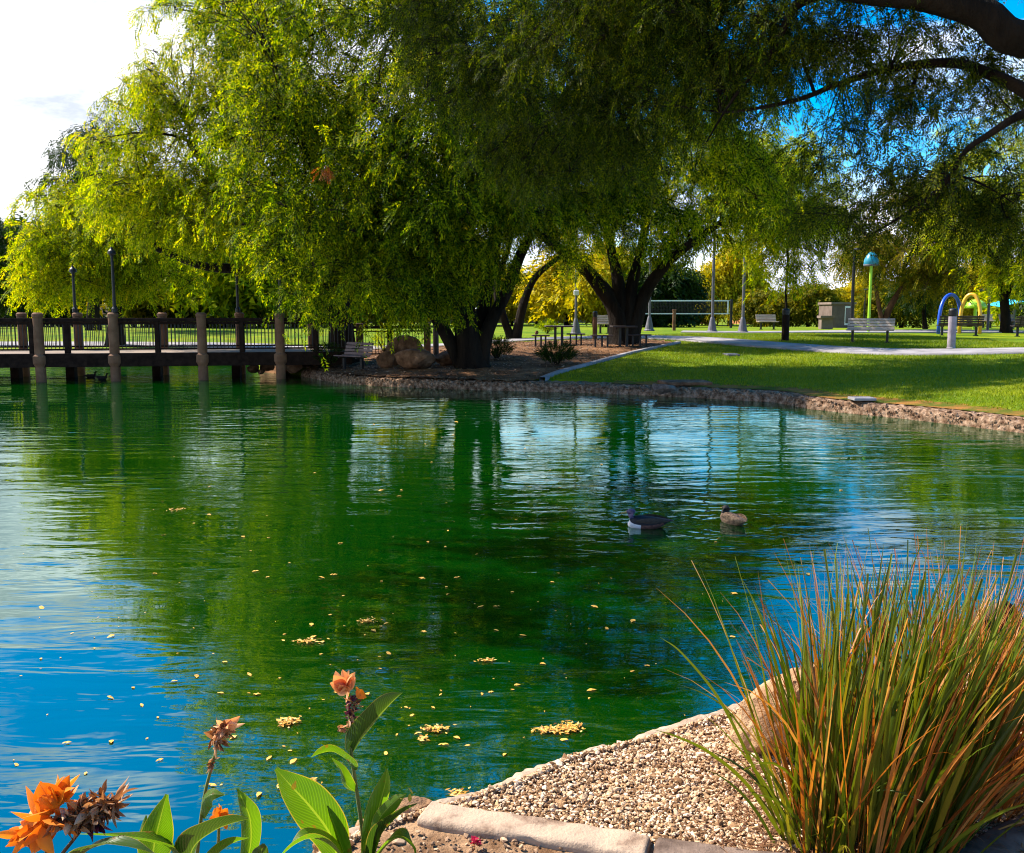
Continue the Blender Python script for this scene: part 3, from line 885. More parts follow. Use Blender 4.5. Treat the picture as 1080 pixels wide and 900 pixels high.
BG = [  # proto, px, Y, scale, widen, label
    (py1, 598, 88, 1.08, 1.5, 'golden yellow tree behind the white box on the lamp pole'),
    (py1, 566, 110, .95, 1.4, 'distant golden tree in the gap left of the dark picnic table'),
    (py1, 640, 84, 1.15, 1.1, 'golden yellow tree just behind the bollard beside the dark trunk'),
    (pdk, 700, 82, 1.05, 1.2, 'dark tree standing behind the middle of the volleyball net'),
    (py1, 768, 96, 1.35, .9, 'tall golden tree between the two bare lamp poles'),
    (py2, 806, 84, .62, 1.5, 'low olive bushy tree behind the far park bench'),
    (py2, 850, 82, .72, 1.3, 'olive bushy tree right of the dark bollard, beside the tan building'),
    (py1, 905, 100, .85, 1.3, 'golden tree behind the lime green pole'),
    (py2, 948, 74, .75, 1.4, 'olive bush behind the pale slatted bench and leaning trunk'),
    (py1, 1020, 92, .95, 1.5, 'golden tree seen through the yellow arch'),
    (plm, 1085, 84, .9, 1.5, 'pale green tree behind the turquoise canopy at the right edge'),
    (plm, 292, 72, 1.75, 1.2, 'pale willowy tree behind the right half of the footbridge'),
    (pdk, 212, 80, 1.9, 1.3, 'dark green tree behind the middle of the footbridge'),
    (py2, 165, 76, 1.6, 1.3, 'olive tree behind the middle of the footbridge, left of the dark one'),
    (plm, 245, 92, 1.8, 1.2, 'light green tree farther back between the dark tree and the willowy tree'),
    (pdk, 45, 84, 1.7, 1.3, 'dark tree behind the left end of the footbridge'),
    (py2, 345, 82, 1.7, 1.2, 'olive tree seen under the low limbs at the footbridge end'),
    (py1, 425, 90, 1.6, 1.3, 'golden tree glimpsed between the boulders and the big trunk'),
    (py1, 470, 100, 1.7, 1.3, 'golden tree just left of the big shoreline trunk'),
    (py1, 540, 96, .85, 1.2, 'golden tree framed by the V shaped trunks'),
    (py2, 735, 100, .9, 1.2, 'olive tree behind the right end of the volleyball net'),
    (pdk, 1130, 70, 1.2, 1.2, 'dark tree just off the right edge behind the playground'),
]
seen = set()
for p, px, Yd, sc_, wd, lab in BG:
    o = p if p.name not in seen else copy_tree(p)
    seen.add(p.name)
    g = GY(px, Yd)
    o.location = g
    o.rotation_euler = (0, 0, rnd.uniform(0, 6.28))
    o.scale = (sc_ * wd, sc_ * wd, sc_)
    tag(o, lab, 'tree', 'trees beyond the park lawn')

# near tree on the right bank: trunk outside the picture, limbs reach in
bN = Vector((6.9, 7.9, .28))
def nl(pts, r0, r1): return ([at(a, b, y) for a, b, y in pts], r0, r1)
fork = Vector((5.9, 7.7, 3.4))
make_tree('weeping_acacia', 'near overhanging tree whose thick arching limb crosses the top right corner', bN, [
    ([bN - Vector((0, 0, .2)), Vector((6.7, 7.8, 1.4)), fork, Vector((5.0, 7.6, 4.35)), at(1080, 42, 7.5), at(1035, 14, 7.5), at(975, -2, 7.6), at(905, -8, 7.8), at(820, -30, 8.1), at(720, -70, 8.6), at(600, -110, 9)], .22, .04),
    ([fork, at(1180, 190, 7.7), at(1120, 128, 7.7), at(1080, 96, 7.8), at(1040, 77, 7.9), at(1008, 67, 8), at(962, 69, 8.1), at(922, 77, 8.2), at(880, 90, 8.3), at(845, 104, 8.4), at(800, 114, 8.6), at(760, 118, 8.8), at(715, 112, 9)], .075, .006),
    ([fork, at(1170, 160, 7.3), at(1110, 116, 7.2), at(1076, 122, 7.2), at(1045, 141, 7.3), at(1018, 160, 7.4), at(998, 192, 7.5), at(960, 222, 7.7), at(915, 250, 7.9)], .05, .008),
    ([at(880, -12, 7.9), at(842, 4, 8.0), at(828, 26, 8.0), at(814, 56, 8.1), at(790, 82, 8.2), at(768, 112, 8.3), at(745, 150, 8.4)], .05, .006),
    ([fork, Vector((6.0, 8.4, 5.4)), Vector((4.6, 9, 7.2)), Vector((1.5, 10.4, 8.4)), Vector((-2.5, 12.0, 9.0)), Vector((-6.0, 13.2, 8.9))], .18, .03),  # unseen limb above the frame, added to carry the shading foliage
], [
    LB(935, 45, 8.4, 85, 40, .8, 12), LB(1030, 90, 8.4, 60, 40, .7, 9), LB(960, 120, 8.6, 70, 40, .7, 8), LB(1010, 190, 7.8, 80, 40, .7, 13), LB(1070, 215, 7.6, 40, 35, .6, 7), LB(900, 150, 8.3, 50, 35, .6, 6),
    LB(840, 40, 8.5, 60, 50, 1.0, 22), LB(770, 60, 8.8, 70, 60, 1.0, 30), LB(690, 20, 9.2, 90, 95, 1.2, 44), LB(590, 10, 9.6, 90, 80, 1.2, 34), LB(760, -30, 8.8, 150, 70, 1.4, 34), LB(940, -90, 8, 140, 60, 1.5, 26), LB(870, 215, 8.2, 45, 25, .6, 4), LB(500, 60, 10.6, 70, 70, 1.1, 30), LB(560, 140, 10.8, 60, 55, .9, 24), LB(640, 140, 10.4, 70, 55, .9, 26), LB(440, 10, 11, 50, 50, 1, 14),
    (Vector((-6.2, 13.0, 8.9)), (2.2, 2.4, .6), 54), (Vector((-3.4, 12.4, 9.0)), (2.0, 2.4, .6), 50), (Vector((-.8, 11.4, 8.8)), (1.7, 2.2, .6), 36), (Vector((-6.9, 10.6, 8.7)), (2.2, 2.0, .6), 56), (Vector((-6.2, 15.2, 9.3)), (2.4, 2.0, .6), 46), (Vector((-4.6, 12.6, 9.2)), (2.2, 2.4, .6), 46)  # unseen leaf lobes above the frame, added to shade the middle of the pond
], 'near', .30, 21, strands=10, sprays=9, slen=.42, spread=.24, br=.010)
# ------------------------------------------------------------------ footbridge
def nearY(px): return 29.4 + .0052 * px
def farY(px): return nearY(px) + 2.4
def bpt(px, far=False):
    Yd = farY(px) if far else nearY(px)
    return Vector(((px - 540) / F * Yd, Yd, 0))
br = thing('footbridge', 'long wooden footbridge on tan columns with dark picket railings over the pond', 'bridge', tuple(bpt(170)))
bo = bpt(170)
def rel(v): return Vector(v) - bo
DZ = .88
mb = MB()
a, b, c, d = bpt(-170), bpt(372), bpt(372, True), bpt(-170, True)
for z0, z1, mi in ((DZ - .05, DZ, 0),):
    ps = [rel(p) + Vector((0, 0, z)) for z in (z0, z1) for p in (a, b, c, d)]
    mb.add(ps, [(3, 2, 1, 0), (4, 5, 6, 7), (0, 1, 5, 4), (1, 2, 6, 5), (2, 3, 7, 6), (3, 0, 4, 7)])
mb.build('deck', MT['plank'], br)
def beam(mb, p, q, w, h, mi=0):
    p, q = Vector(p), Vector(q)
    mid = (p + q) / 2; L = (q - p).length
    yaw = math.atan2(q.y - p.y, q.x - p.x)
    mb.box(mid, (L, w, h), (0, 0, yaw), mi)
for far in (False, True):
    s = .10 if far else -.10
    mb = MB()
    A, B = rel(bpt(-170, far)), rel(bpt(372, far))
    beam(mb, A + Vector((0, s * 1.0, DZ - .215)), B + Vector((0, s * 1.0, DZ - .215)), .16, .42)
    mb.build('fascia_beam', MT['dark_wood'], br)
    mb = MB()
    beam(mb, A + Vector((0, 0, DZ + 1.03)), B + Vector((0, 0, DZ + 1.03)), .14, .10)
    beam(mb, A + Vector((0, 0, DZ + .92)), B + Vector((0, 0, DZ + .92)), .05, .05)
    beam(mb, A + Vector((0, 0, DZ + .12)), B + Vector((0, 0, DZ + .12)), .05, .05)
    mb.build('handrail', MT['dark_wood'], br)
    mb = MB()
    n = int((B - A).length / .115)
    for i in range(n + 1):
        p = A.lerp(B, i / n)
        mb.box(p + Vector((0, 0, DZ + .52)), (.018, .018, .80))
    mb.build('picket_panel', MT['black_metal'], br)
near_cols = [-120, -38, 45.6, 124, 216, 297.5]
far_cols = [-62, 23.6, 82.5, 171.6, 253, 329]
for far, lst in ((False, near_cols), (True, far_cols)):
    for px in lst:
        p = rel(bpt(px, far)) + Vector((0, -.16 if not far else .16, 0))
        mb = MB()
        r_ = .155
        mb.lathe([(r_, -.9), (r_, DZ - .42), (r_ + .055, DZ - .30), (r_ + .055, DZ - .08), (r_ * .98, DZ - .02), (r_ * .95, 2.0), (r_ * 1.08, 2.02), (r_ * 1.08, 2.10), (r_ * .7, 2.15)], p, 18)
        mb.build('column', MT['tan'], br, smooth=False)
for px in (36, 73, 168, 256.6, 334, -10, -80):
    mb = MB()
    p = rel(bpt(px)) + Vector((0, -.02, 0))
    mb.box(p + Vector((0, 0, DZ + .48)), (.15, .15, 1.2), bev=.01)
    mb.build('rail_post', MT['dark_wood'], br)
for px in (27, 84, 173, 255):
    mb = MB()
    p = rel(bpt(px, True)) + Vector((0, -.6, 0))
    mb.box(p + Vector((0, 0, .0)), (.28, .28, 1.4), bev=.01)
    mb.build('pile', MT['dark_wood'], br)

# the railing goes on along the shore
sr = thing('shore_railing', 'railing with brown posts continuing from the footbridge to the upright boulder', 'railing', tuple(GY(400, 34)))
so_ = Vector(sr.location)
A, B = GY(366, 34.2), GY(452, 35.2)
A.z = B.z = max(A.z, B.z) - .1
mb = MB()
beam(mb, A - so_ + Vector((0, 0, 1.12)), B - so_ + Vector((0, 0, 1.12)), .13, .10)
beam(mb, A - so_ + Vector((0, 0, .98)), B - so_ + Vector((0, 0, .98)), .05, .05)
beam(mb, A - so_ + Vector((0, 0, .16)), B - so_ + Vector((0, 0, .16)), .05, .05)
mb.build('handrail', MT['dark_wood'], sr)
mb = MB()
n = 26
for i in range(n + 1):
    mb.box(A.lerp(B, i / n) - so_ + Vector((0, 0, .57)), (.018, .018, .82))
mb.build('picket_panel', MT['black_metal'], sr)
for px in (380, 411, 451):
    p = A.lerp(B, (px - 366) / 86) - so_
    mb = MB(); mb.box(p + Vector((0, -.03, .6)), (.24 if px != 411 else .16, .2, 1.35), bev=.012)
    mb.build('post', pmat('post_brown', (.10, .05, .028), (.17, .09, .05), 5, .8) if px != 411 else MT['dark_wood'], sr)

def lamp_post(px, Yd, z0, h, label, arm=0.0):
    x = (px - 540) / F * Yd
    root = thing('lamp_post', label, 'lamp post', (x, Yd, z0), 0, 'lamp posts along the footbridge')
    mb = MB(); mb.lathe([(.09, 0), (.09, .12), (.05, .18), (.042, h - .1), (.05, h)], (0, 0, 0), 10)
    mb.build('pole', MT['black_metal'], root)
    mb = MB(); mb.lathe([(.05, h - .02), (.06, h + .02), (.09, h + .04), (.13, h + .06), (.11, h + .14), (.05, h + .21), (.02, h + .27)], (0, 0, 0), 12)
    mb.build('lantern', MT['black_metal'], root)
    return root
for px, far, lab, h in ((82.5, True, 'black lamp post on the bridge column at the left, its lantern just under the leaves', 1.3), (124, False, 'tall black lamp post on the near bridge column under the yellow green tree', 1.75), (253, True, 'black lamp post on the far bridge column below the bare horizontal limb', 2.3), (297.5, False, 'black lamp post on the last near bridge column beside the rocks', 2.4)):
    Yd = farY(px) + .16 if far else nearY(px) - .16
    lamp_post(px, Yd, 2.15, h, lab)

# ------------------------------------------------------------------ rocks
def rock(name, label, loc, dims, seed, mat='rock', rz=0.0, group=None, tilt=0.0, cat='boulder', sub=3, parent=None):
    import bmesh
    bm = bmesh.new()
    bmesh.ops.create_icosphere(bm, subdivisions=sub, radius=1)
    r = random.Random(seed)
    planes = [(Vector((r.gauss(0, 1), r.gauss(0, 1), r.gauss(0, .8))).normalized(), r.uniform(.42, .8)) for _ in range(13)]
    o3 = Vector((seed * 3.1, seed * 1.7, 0))
    for v in bm.verts:
        p = v.co.copy()
        for nrm, dd in planes:
            e = p.dot(nrm) - dd
            if e > 0: p -= nrm * e * .85
        p *= 1 + .15 * mnoise.noise(p * 1.6 + o3) + .08 * mnoise.noise(p * 4.5 + o3) + .035 * mnoise.noise(p * 11 + o3) + (.016 * mnoise.noise(p * 26 + o3) if sub > 3 else 0)
        v.co = Vector((p.x * dims[0] / 2, p.y * dims[1] / 2, p.z * dims[2] / 2))
    me = bpy.data.meshes.new(name)
    bm.to_mesh(me); bm.free()
    me.materials.append(MT[mat])
    me.polygons.foreach_set('use_smooth', [True] * len(me.polygons))
    try: me.set_sharp_from_angle(angle=R(24))
    except Exception: pass
    o = link(name, me, parent)
    o.location = loc
    o.rotation_euler = (tilt, tilt * .6, rz)
    return tag(o, label, cat, group)

for px, py, w, h, dp, sd, lab, rz in (
    (430, 372, 46, 33, .9, 1, 'big upright brown boulder behind the other shoreline boulders', .2),
    (440, 388, 56, 22, 1.0, 2, 'wide brown boulder lying at the front of the group left of the big trunk', -.1),
    (408, 385, 22, 20, .6, 3, 'small leaning boulder at the front left of the shoreline group', .5),
    (470, 384, 40, 20, .9, 4, 'low dark boulder touching the left of the big trunk', .3)):
    g = GY(px, 31.3) if py == 372 else GY(px, 30.4 if py < 387 else 29.6)
    s = g.y / F
    rock('boulder', lab, g + Vector((0, 0, h * s * .40)), (w * s, dp, h * s * 1.15), sd, 'rock', rz, 'boulders beside the big trunk')
for i, (px, py, w, h, lab) in enumerate((
    (268, 392, 16, 8, 'small pale stone at the left end of the rock pile under the bridge'),
    (281, 389, 22, 11, 'flat grey stone second from the left in the rock pile under the bridge'),
    (296, 385, 26, 14, 'grey brown stone at the top of the rock pile under the bridge'),
    (308, 391, 34, 15, 'large brown stone at the front of the rock pile at the bridge end'),
    (329, 386, 30, 13, 'dark brown stone at the right end of the rock pile, beside the mulch'),
    (275, 394, 10, 5, 'tiny stone at the waterline below the rock pile'),
    (320, 379, 26, 12, 'dark stone in the shade under the railing behind the rock pile'))):
    Yd = 31.2 + (396 - py) * .17
    x = (px - 540) / F * Yd
    z = CAM_H - math.tan(PITCH + math.atan((py - 450) / F)) * math.hypot(Yd, 0)
    rock('shore_rock', lab, (x, Yd, max(.02, z + h * Yd / F * .3)), (w * Yd / F, .9, h * Yd / F * 1.3), 10 + i, 'rock', i * .7, 'rocks piled at the bridge end')

# culvert lump and slabs on the right shore
g = gz(700, 412, .2)
rock('culvert_stone', 'purplish lump of concrete set in the pond edging below the lawn', g + Vector((0, .1, .03)), (.62, .7, .40), 31, 'kerb_dark', .2, cat='stone')
mb = MB(); g = G(722, 405); mb.box((0, 0, .03), (1.25, .9, .10), (0, 0, .1), bev=.03)
o = mb.build('stone_slab', MT['rock']); o.location = g; tag(o, 'flat brown stone slab on the lawn above the purplish culvert lump', 'slab')
mb = MB(); mb.box((0, 0, .015), (.48, .42, .06), bev=.01); o = mb.build('valve_cover', MT['concrete']); o.location = gz(910, 421.5, .30) + Vector((0, .05, .0)); tag(o, 'small pale square cover on the sunny pond edging', 'cover')
mb = MB(); mb.box((0, 0, .02), (.42, .75, .07), bev=.01); o = mb.build('valve_cover', MT['steel']); o.location = G(771, 375); tag(o, 'grey rectangular cover in the shaded lawn', 'cover')

# ------------------------------------------------------------------ park furniture
def park_bench(label, loc, rz, slat, w=1.65, group=None, arm=False):
    t = thing('park_bench', label, 'bench', tuple(loc), rz, group)
    mb = MB()
    for k in range(4): mb.box((0, -.20 + k * .115, .45 + .012 * abs(k - 1.5)), (w, .095, .035), bev=.006)
    mb.build('seat', MT[slat], t)
    mb = MB()
    for k in range(4): mb.box((0, .235 + .035 * k, .53 + .105 * k), (w, .03, .088), (R(-16), 0, 0), bev=.006)
    mb.build('backrest', MT[slat], t)
    for s in (-1, 1):
        mb = MB()
        x = s * (w / 2 - .22)
        mb.box((x, .02, .21), (.085, .085, .42)); mb.box((x, .0, .415), (.06, .46, .035)); mb.box((x, .02, .015), (.16, .2, .03))
        mb.tube([(x, .2, .41), (x, .255, .55), (x, .37, .92)], .022, 6)
        mb.build('leg', MT['black_metal'], t)
    return t
park_bench('pale slatted bench between the lawn path and the lime pole', G(917, 361.5), R(-26), 'slat_light')
park_bench('dark slatted bench behind the grey bollard and yellow arch, seen from behind', GY(1009, 43.2), R(172), 'slat_dark', 1.9)
park_bench('dark slatted bench cut off by the right edge of the picture', GY(1086, 42), R(175), 'slat_dark', 1.7)
park_bench('small far bench on the lawn between the second lamp pole and the dark bollard', GY(808, 57), R(8), 'slat_light', 1.25)
park_bench('mauve brown bench under the low leaves at the bridge end', G(372, 391), R(-38), 'slat_mauve', 1.25)
park_bench('white slatted bench seen past the picnic table near the dark trunk', GY(637, 47), R(12), 'slat_light', .85)
park_bench('distant pale bench under the lime dome', GY(1038, 63), R(-5), 'slat_light', .9)
park_bench('distant grey bench left of the canopy near the right edge', GY(1061, 60), R(10), 'slat_mauve', 1.0)

def picnic_table(label, loc, rz, w):
    t = thing('picnic_table', label, 'table', tuple(loc), rz, 'picnic tables under the trees')
    mb = MB(); mb.box((0, 0, .76), (w, .8, .055), bev=.012); mb.build('tabletop', MT['slat_dark'], t)
    for s in (-1, 1):
        mb = MB(); mb.box((s * .13, 0, .37), (.09, .12, .74)); mb.box((s * .13, 0, .02), (.1, .5, .04)); mb.build('leg', MT['black_metal'], t)
    return t
def picnic_bench(label, loc, rz, w):
    t = thing('picnic_bench', label, 'bench', tuple(loc), rz, 'backless benches round the picnic tables')
    mb = MB(); mb.box((0, 0, .44), (w, .3, .05), bev=.012); mb.build('seat', MT['slat_dark'], t)
    for x in (-.2, .02, .2):
        mb = MB(); mb.box((x * w / .7, 0, .21), (.06, .09, .42)); mb.build('leg', MT['black_metal'], t)
    return t
Yt = 36.5
picnic_table('dark picnic table left of the lamp pole with the white box', GY(589, Yt), .05, 1.05)
pb = picnic_bench('backless bench left of the left picnic table, a tan bag on it', GY(570, Yt), .08, .68)
picnic_bench('backless bench between the left picnic table and the lamp pole', GY(607, Yt), -.05, .72)
picnic_table('dark picnic table against the forked trunk', GY(657, 35.2), .04, .92)
picnic_bench('backless bench left of the forked trunk, in front of the white bench', GY(634, 35.2), .05, .80)
picnic_bench('backless bench right of the forked trunk', GY(674, 35.2), -.04, .86)
o = rock('bag', 'small tan bag lying on the backless bench', GY(566, Yt) + Vector((0, 0, .545)), (.24, .2, .19), 77, 'tan', 0, cat='bag', sub=2)

def bollard(label, loc, h, r_, m, cap):
    t = thing('bollard', label, 'bollard', tuple(loc), 0, 'path bollards')
    mb = MB(); mb.lathe([(r_ * 1.12, -.05), (r_ * 1.12, .03), (r_, .05), (r_, h * .80)], (0, 0, 0), 20); mb.build('post', MT[m], t)
    mb = MB(); mb.lathe([(r_ * .86, h * .80), (r_ * .86, h * .83), (r_ * 1.03, h * .835), (r_ * 1.03, h * .95), (r_ * .85, h * .985), (r_ * .4, h)], (0, 0, 0), 20); mb.build('cap', MT[cap], t)
    return t
bollard('grey lavender bollard with a black cap at the edge of the lawn path', G(1003, 368), 1.34, .13, 'bollard', 'black_metal')
bollard('dark bollard in front of the slim young tree beside the path', G(828, 359.5), 1.24, .14, 'dark_wood', 'black_metal')
bollard('brown bollard with a dark cap left of the forked trunk', GY(627, 40), 1.22, .10, 'tan', 'black_metal')
bollard('brown bollard half hidden by the left side of the forked trunk', GY(648, 40.5), 1.0, .09, 'tan', 'black_metal')
bollard('thin dark bollard right of the upright boulder beside the railing', GY(460, 33), 1.3, .10, 'slat_dark', 'black_metal')

def pole(name, label, px, Yd, h, r_, m='steel', base='steel', cone=True, box=None, group='lamp poles across the park', top='flat'):
    t = thing(name, label, 'lamp pole', tuple(GY(px, Yd)), 0, group)
    mb = MB(); mb.lathe([(r_, .0), (r_, h * .5), (r_ * .75, h)], (0, 0, 0), 10); mb.build('shaft', MT[m], t)
    if cone:
        mb = MB(); mb.lathe([(.30, -.05), (.30, .05), (.24, .10), (r_ * 1.5, .72), (r_ * 1.05, .80)], (0, 0, 0), 14); mb.build('footing', MT[base], t)
    if box:
        mb = MB(); mb.box((0, -.1, box), (.24, .16, .24), bev=.02); mb.build('meter_box', MT['white'], t)
    mb = MB()
    if top == 'flat':
        mb.box((0, -.3, h + .03), (.22, .7, .09), bev=.03)
    else:
        mb.tube([(0, 0, h - .05), (-.02, 0, h + .2), (-.12, 0, h + .36), (-.32, 0, h + .42), (-.45, 0, h + .36)], .045, 8)
        mb.lathe([(.05, h + .36), (.15, h + .3), (.16, h + .27)], (-.45, 0, 0), 10)
    mb.build('lamp_head', MT[m], t)
    return t
pole('lamp_pole', 'grey lamp pole with a white box on it, beside the picnic table', 607, 46, 6.0, .06, box=2.0)
pole('lamp_pole', 'grey lamp pole with conical footing in front of the volleyball net right half', 750, 50, 7.2, .075)
pole('lamp_pole', 'grey lamp pole with conical footing right of the dark net post', 782, 49, 7.2, .075)
pole('lamp_pole', 'grey lamp pole with conical footing behind the right side of the forked trunk', 684, 52, 6.5, .07)
pole('lamp_pole', 'dark lamp pole left of the lime green pole', 896, 50, 4.2, .085, 'black_metal', cone=False)
pole('lamp_pole', 'thin dark pole close to the lime green pole', 909, 64, 2.6, .06, 'black_metal', cone=False)
pole('lamp_pole', 'grey lamp pole with a hooked top between the lime dome and the canopy', 1039, 52, 1.85, .07, 'steel', cone=False, top='hook')

# volleyball net
vb = thing('volleyball_net', 'volleyball net with white tape strung across the lawn behind the forked trunk', 'net', tuple(GY(718, 71)))
vo = Vector(vb.location)
A, B = Vector(((667 - 540) / F * 71, 71, 0)), Vector(((766 - 540) / F * 71, 71, 0))
zt, zb = CAM_H + (328 - 317.5) / F * 71, CAM_H + (328 - 331) / F * 71
mb = MB()
def rr_(x, z): return Vector((x - vo.x, 71 - vo.y, z - vo.z))
beam(mb, rr_(A.x, zt), rr_(B.x, zt), .02, .09); beam(mb, rr_(A.x, zb), rr_(B.x, zb), .02, .07)
mb.box(rr_(A.x, (zt + zb) / 2), (.09, .021, zt - zb + .06)); mb.box(rr_(B.x, (zt + zb) / 2), (.09, .021, zt - zb + .06))
mb.build('tape', MT['white'], vb)
mb = MB()
n = int((B.x - A.x) / .11)
for i in range(1, n): mb.box(rr_(A.x + (B.x - A.x) * i / n, (zt + zb) / 2), (.028, .012, zt - zb))
for k in range(1, 9): mb.box(rr_((A.x + B.x) / 2, zb + (zt - zb) * k / 9), (B.x - A.x, .011, .028))
mb.build('netting', MT['netting'], vb)
for x in (A.x - .25, B.x + .25):
    mb = MB(); gz_ = lz(x, 71)
    mb.lathe([(.10, gz_ - vo.z - .05), (.10, zt - vo.z + .12)], (x - vo.x, 0, 0), 10); mb.build('net_post', MT['black_metal'], vb)
    mb = MB(); xx = A.x if x < A.x else B.x
    for z in (zt, zb): beam(mb, rr_(x, z), rr_(xx, z), .012, .03)
    mb.build('rope', MT['white'], vb)
mb = MB(); mb.box((0, 0, .55), (.17, .17, 1.15), bev=.02); mb.box((0, 0, 1.15), (.2, .2, .06), bev=.02)
o = mb.build('wooden_post', MT['tan']); o.location = GY(710, 54); tag(o, 'short wooden post standing in front of the volleyball net', 'post')

# playground
def hoop(name, label, px0, px1, pyt, Yd, m, dy=0.0):
    g0, g1 = GY(px0, Yd), GY(px1, Yd + dy)
    zt_ = CAM_H + (328 - pyt) / F * Yd
    t = MB(); pts = []
    c = (g0 + g1) / 2; h = zt_ - g0.z
    for k in range(23):
        a_ = math.pi * (k / 22)
        u = -math.cos(a_)
        w_ = (abs(math.sin(a_)) ** .55)
        p = g0.lerp(g1, (u + 1) / 2); p.z = g0.z - .05 + (h + .05) * w_
        pts.append(p - c)
    t.tube(pts, .085, 10)
    o = t.build(name, MT[m], smooth=True); o.location = c
    return tag(o, label, 'play arch', 'playground arches')
hoop('play_arch', 'tall blue tubular play arch behind the grey bollard', 987.5, 1010, 311, 45.5, 'blue', 1.2)
hoop('play_arch', 'tall yellow tubular play arch in front of the lime dome', 1009.5, 1031, 311, 46.0, 'yellow', -.6)
t = thing('play_dome', 'lime green dome on a short post seen through the yellow arch', 'play structure', tuple(GY(1025, 57)))
mb = MB(); mb.lathe([(.62, 1.25), (.60, 1.4), (.5, 1.58), (.34, 1.70), (.12, 1.77), (.02, 1.78)], (0, 0, 0), 22); mb.build('dome', MT['lime'], t, smooth=True)
mb = MB(); mb.lathe([(.09, -.05), (.09, 1.3)], (0, 0, 0), 12); mb.build('post', MT['lime'], t)
t = thing('spray_mushroom', 'teal dome on a tall lime green pole behind the pale slatted bench', 'play structure', tuple(GY(914, 48)))
hz_ = CAM_H + (328 - 281) / F * 48 - t.location.z
mb = MB(); mb.lathe([(.07, -.05), (.07, hz_ + .3)], (0, 0, 0), 12); mb.build('pole', MT['lime'], t)
mb = MB(); mb.lathe([(.35, hz_), (.37, hz_ + .05), (.35, hz_ + .26), (.26, hz_ + .48), (.13, hz_ + .62), (.02, hz_ + .66)], (0, 0, 0), 22); mb.build('dome', MT['teal'], t, smooth=True)
mb = MB(); mb.lathe([(.375, hz_ - .03), (.385, hz_ + .0), (.375, hz_ + .05)], (0, 0, 0), 22); mb.build('rim', MT['steel'], t)
t = thing('shade_canopy', 'turquoise shade canopy on a grey post at the right edge', 'canopy', tuple(GY(1066, 66)))
mb = MB()
zc = CAM_H + (328 - 322) / F * 66 - t.location.z
mb.add([(-1.5, -1, zc - .1), (0, -1.2, zc + .25), (1.5, -1, zc - .05), (1.4, 1, zc), (0, 1.2, zc + .45), (-1.4, 1, zc + .05), (-1.5, -1, zc - .13), (0, -1.2, zc + .22), (1.5, -1, zc - .08), (1.4, 1, zc - .03), (0, 1.2, zc + .42), (-1.4, 1, zc + .02)], [(0, 1, 4, 5), (1, 2, 3, 4), (11, 10, 7, 6), (10, 9, 8, 7), (0, 6, 7, 1), (1, 7, 8, 2), (2, 8, 9, 3), (3, 9, 10, 4), (4, 10, 11, 5), (5, 11, 6, 0)])
mb.build('canopy', MT['cyan'], t)
mb = MB(); mb.lathe([(.08, -.05), (.07, zc + .3)], (0, 0, 0), 10)
mb.build('post', MT['steel'], t)

# buildings beyond
def low_building(name, label, px0, px1, pyt, Yd, depth, m, roof=None, wins=(), cat='building'):
    g = GY((px0 + px1) / 2, Yd)
    h = CAM_H + (328 - pyt) / F * Yd - g.z
    w = (px1 - px0) / F * Yd
    t = thing(name, label, cat, tuple(g))
    mb = MB(); mb.box((0, 0, h / 2 - .2), (w, depth, h + .4)); mb.build('wall', MT[m], t)
    mb = MB()
    if roof == 'gable':
        e = .4
        mb.add([(-w / 2 - e, -depth / 2 - e, h), (w / 2 + e, -depth / 2 - e, h), (w / 2 + e, depth / 2 + e, h), (-w / 2 - e, depth / 2 + e, h), (-w / 2 + 1.2, 0, h + 1.5), (w / 2 - 1.2, 0, h + 1.5)], [(3, 2, 1, 0), (0, 1, 5, 4), (2, 3, 4, 5), (1, 2, 5), (3, 0, 4)])
        mb.build('roof', MT['roof'], t)
    else:
        mb.box((0, 0, h + .05), (w + .2, depth + .2, .16)); mb.build('coping', MT['stucco_pale'], t)
    for (u, z, ww, hh) in wins:
        mb = MB(); mb.box((u * w / 2, -depth / 2 - .02, z), (ww, .08, hh)); f = mb.build('window', MT['white'], t)
        mb = MB(); mb.box((u * w / 2, -depth / 2 - .065, z), (ww * .8, .02, hh * .8)); mb.build('pane', MT['glass'], f)
    return t
low_building('low_building', 'low terracotta building with two small windows behind the volleyball net', 686, 742, 336.5, 118, 6, 'brick', None, ((-.35, .6, .8, .6), (.3, .6, .8, .6)))
low_building('low_building', 'terracotta building behind the second lamp pole', 776, 803, 322, 112, 6, 'brick', None, ((.0, 1.2, .9, .9),))
low_building('low_building', 'tan flat roofed building behind the lawn left of the dark lamp pole', 868, 891, 321, 72, 3, 'stucco', None, ((.45, .9, .5, 1.4),))
low_building('utility_cabinet', 'low pale cabinet in front of the tan flat roofed building', 863, 875, 335, 64, .6, 'stucco_pale', None, cat='cabinet')
low_building('house', 'house with a reddish roof glimpsed behind the left lamp post of the footbridge', 84, 116, 331, 105, 8, 'stucco_pale', 'gable', ((-.4, 1.0, 1.0, .9), (.4, 1.0, 1.0, .9)), cat='house')
t = thing('boundary_wall', 'low grey boundary wall far behind the picnic tables', 'wall', tuple(GY(600, 122)))
mb = MB(); mb.box((-6, 0, .45), (44, .25, 1.3)); mb.build('wall', MT['stucco'], t)
mb = MB(); mb.box((-6, 0, 1.14), (44.1, .32, .08)); mb.build('coping', MT['stucco_pale'], t)

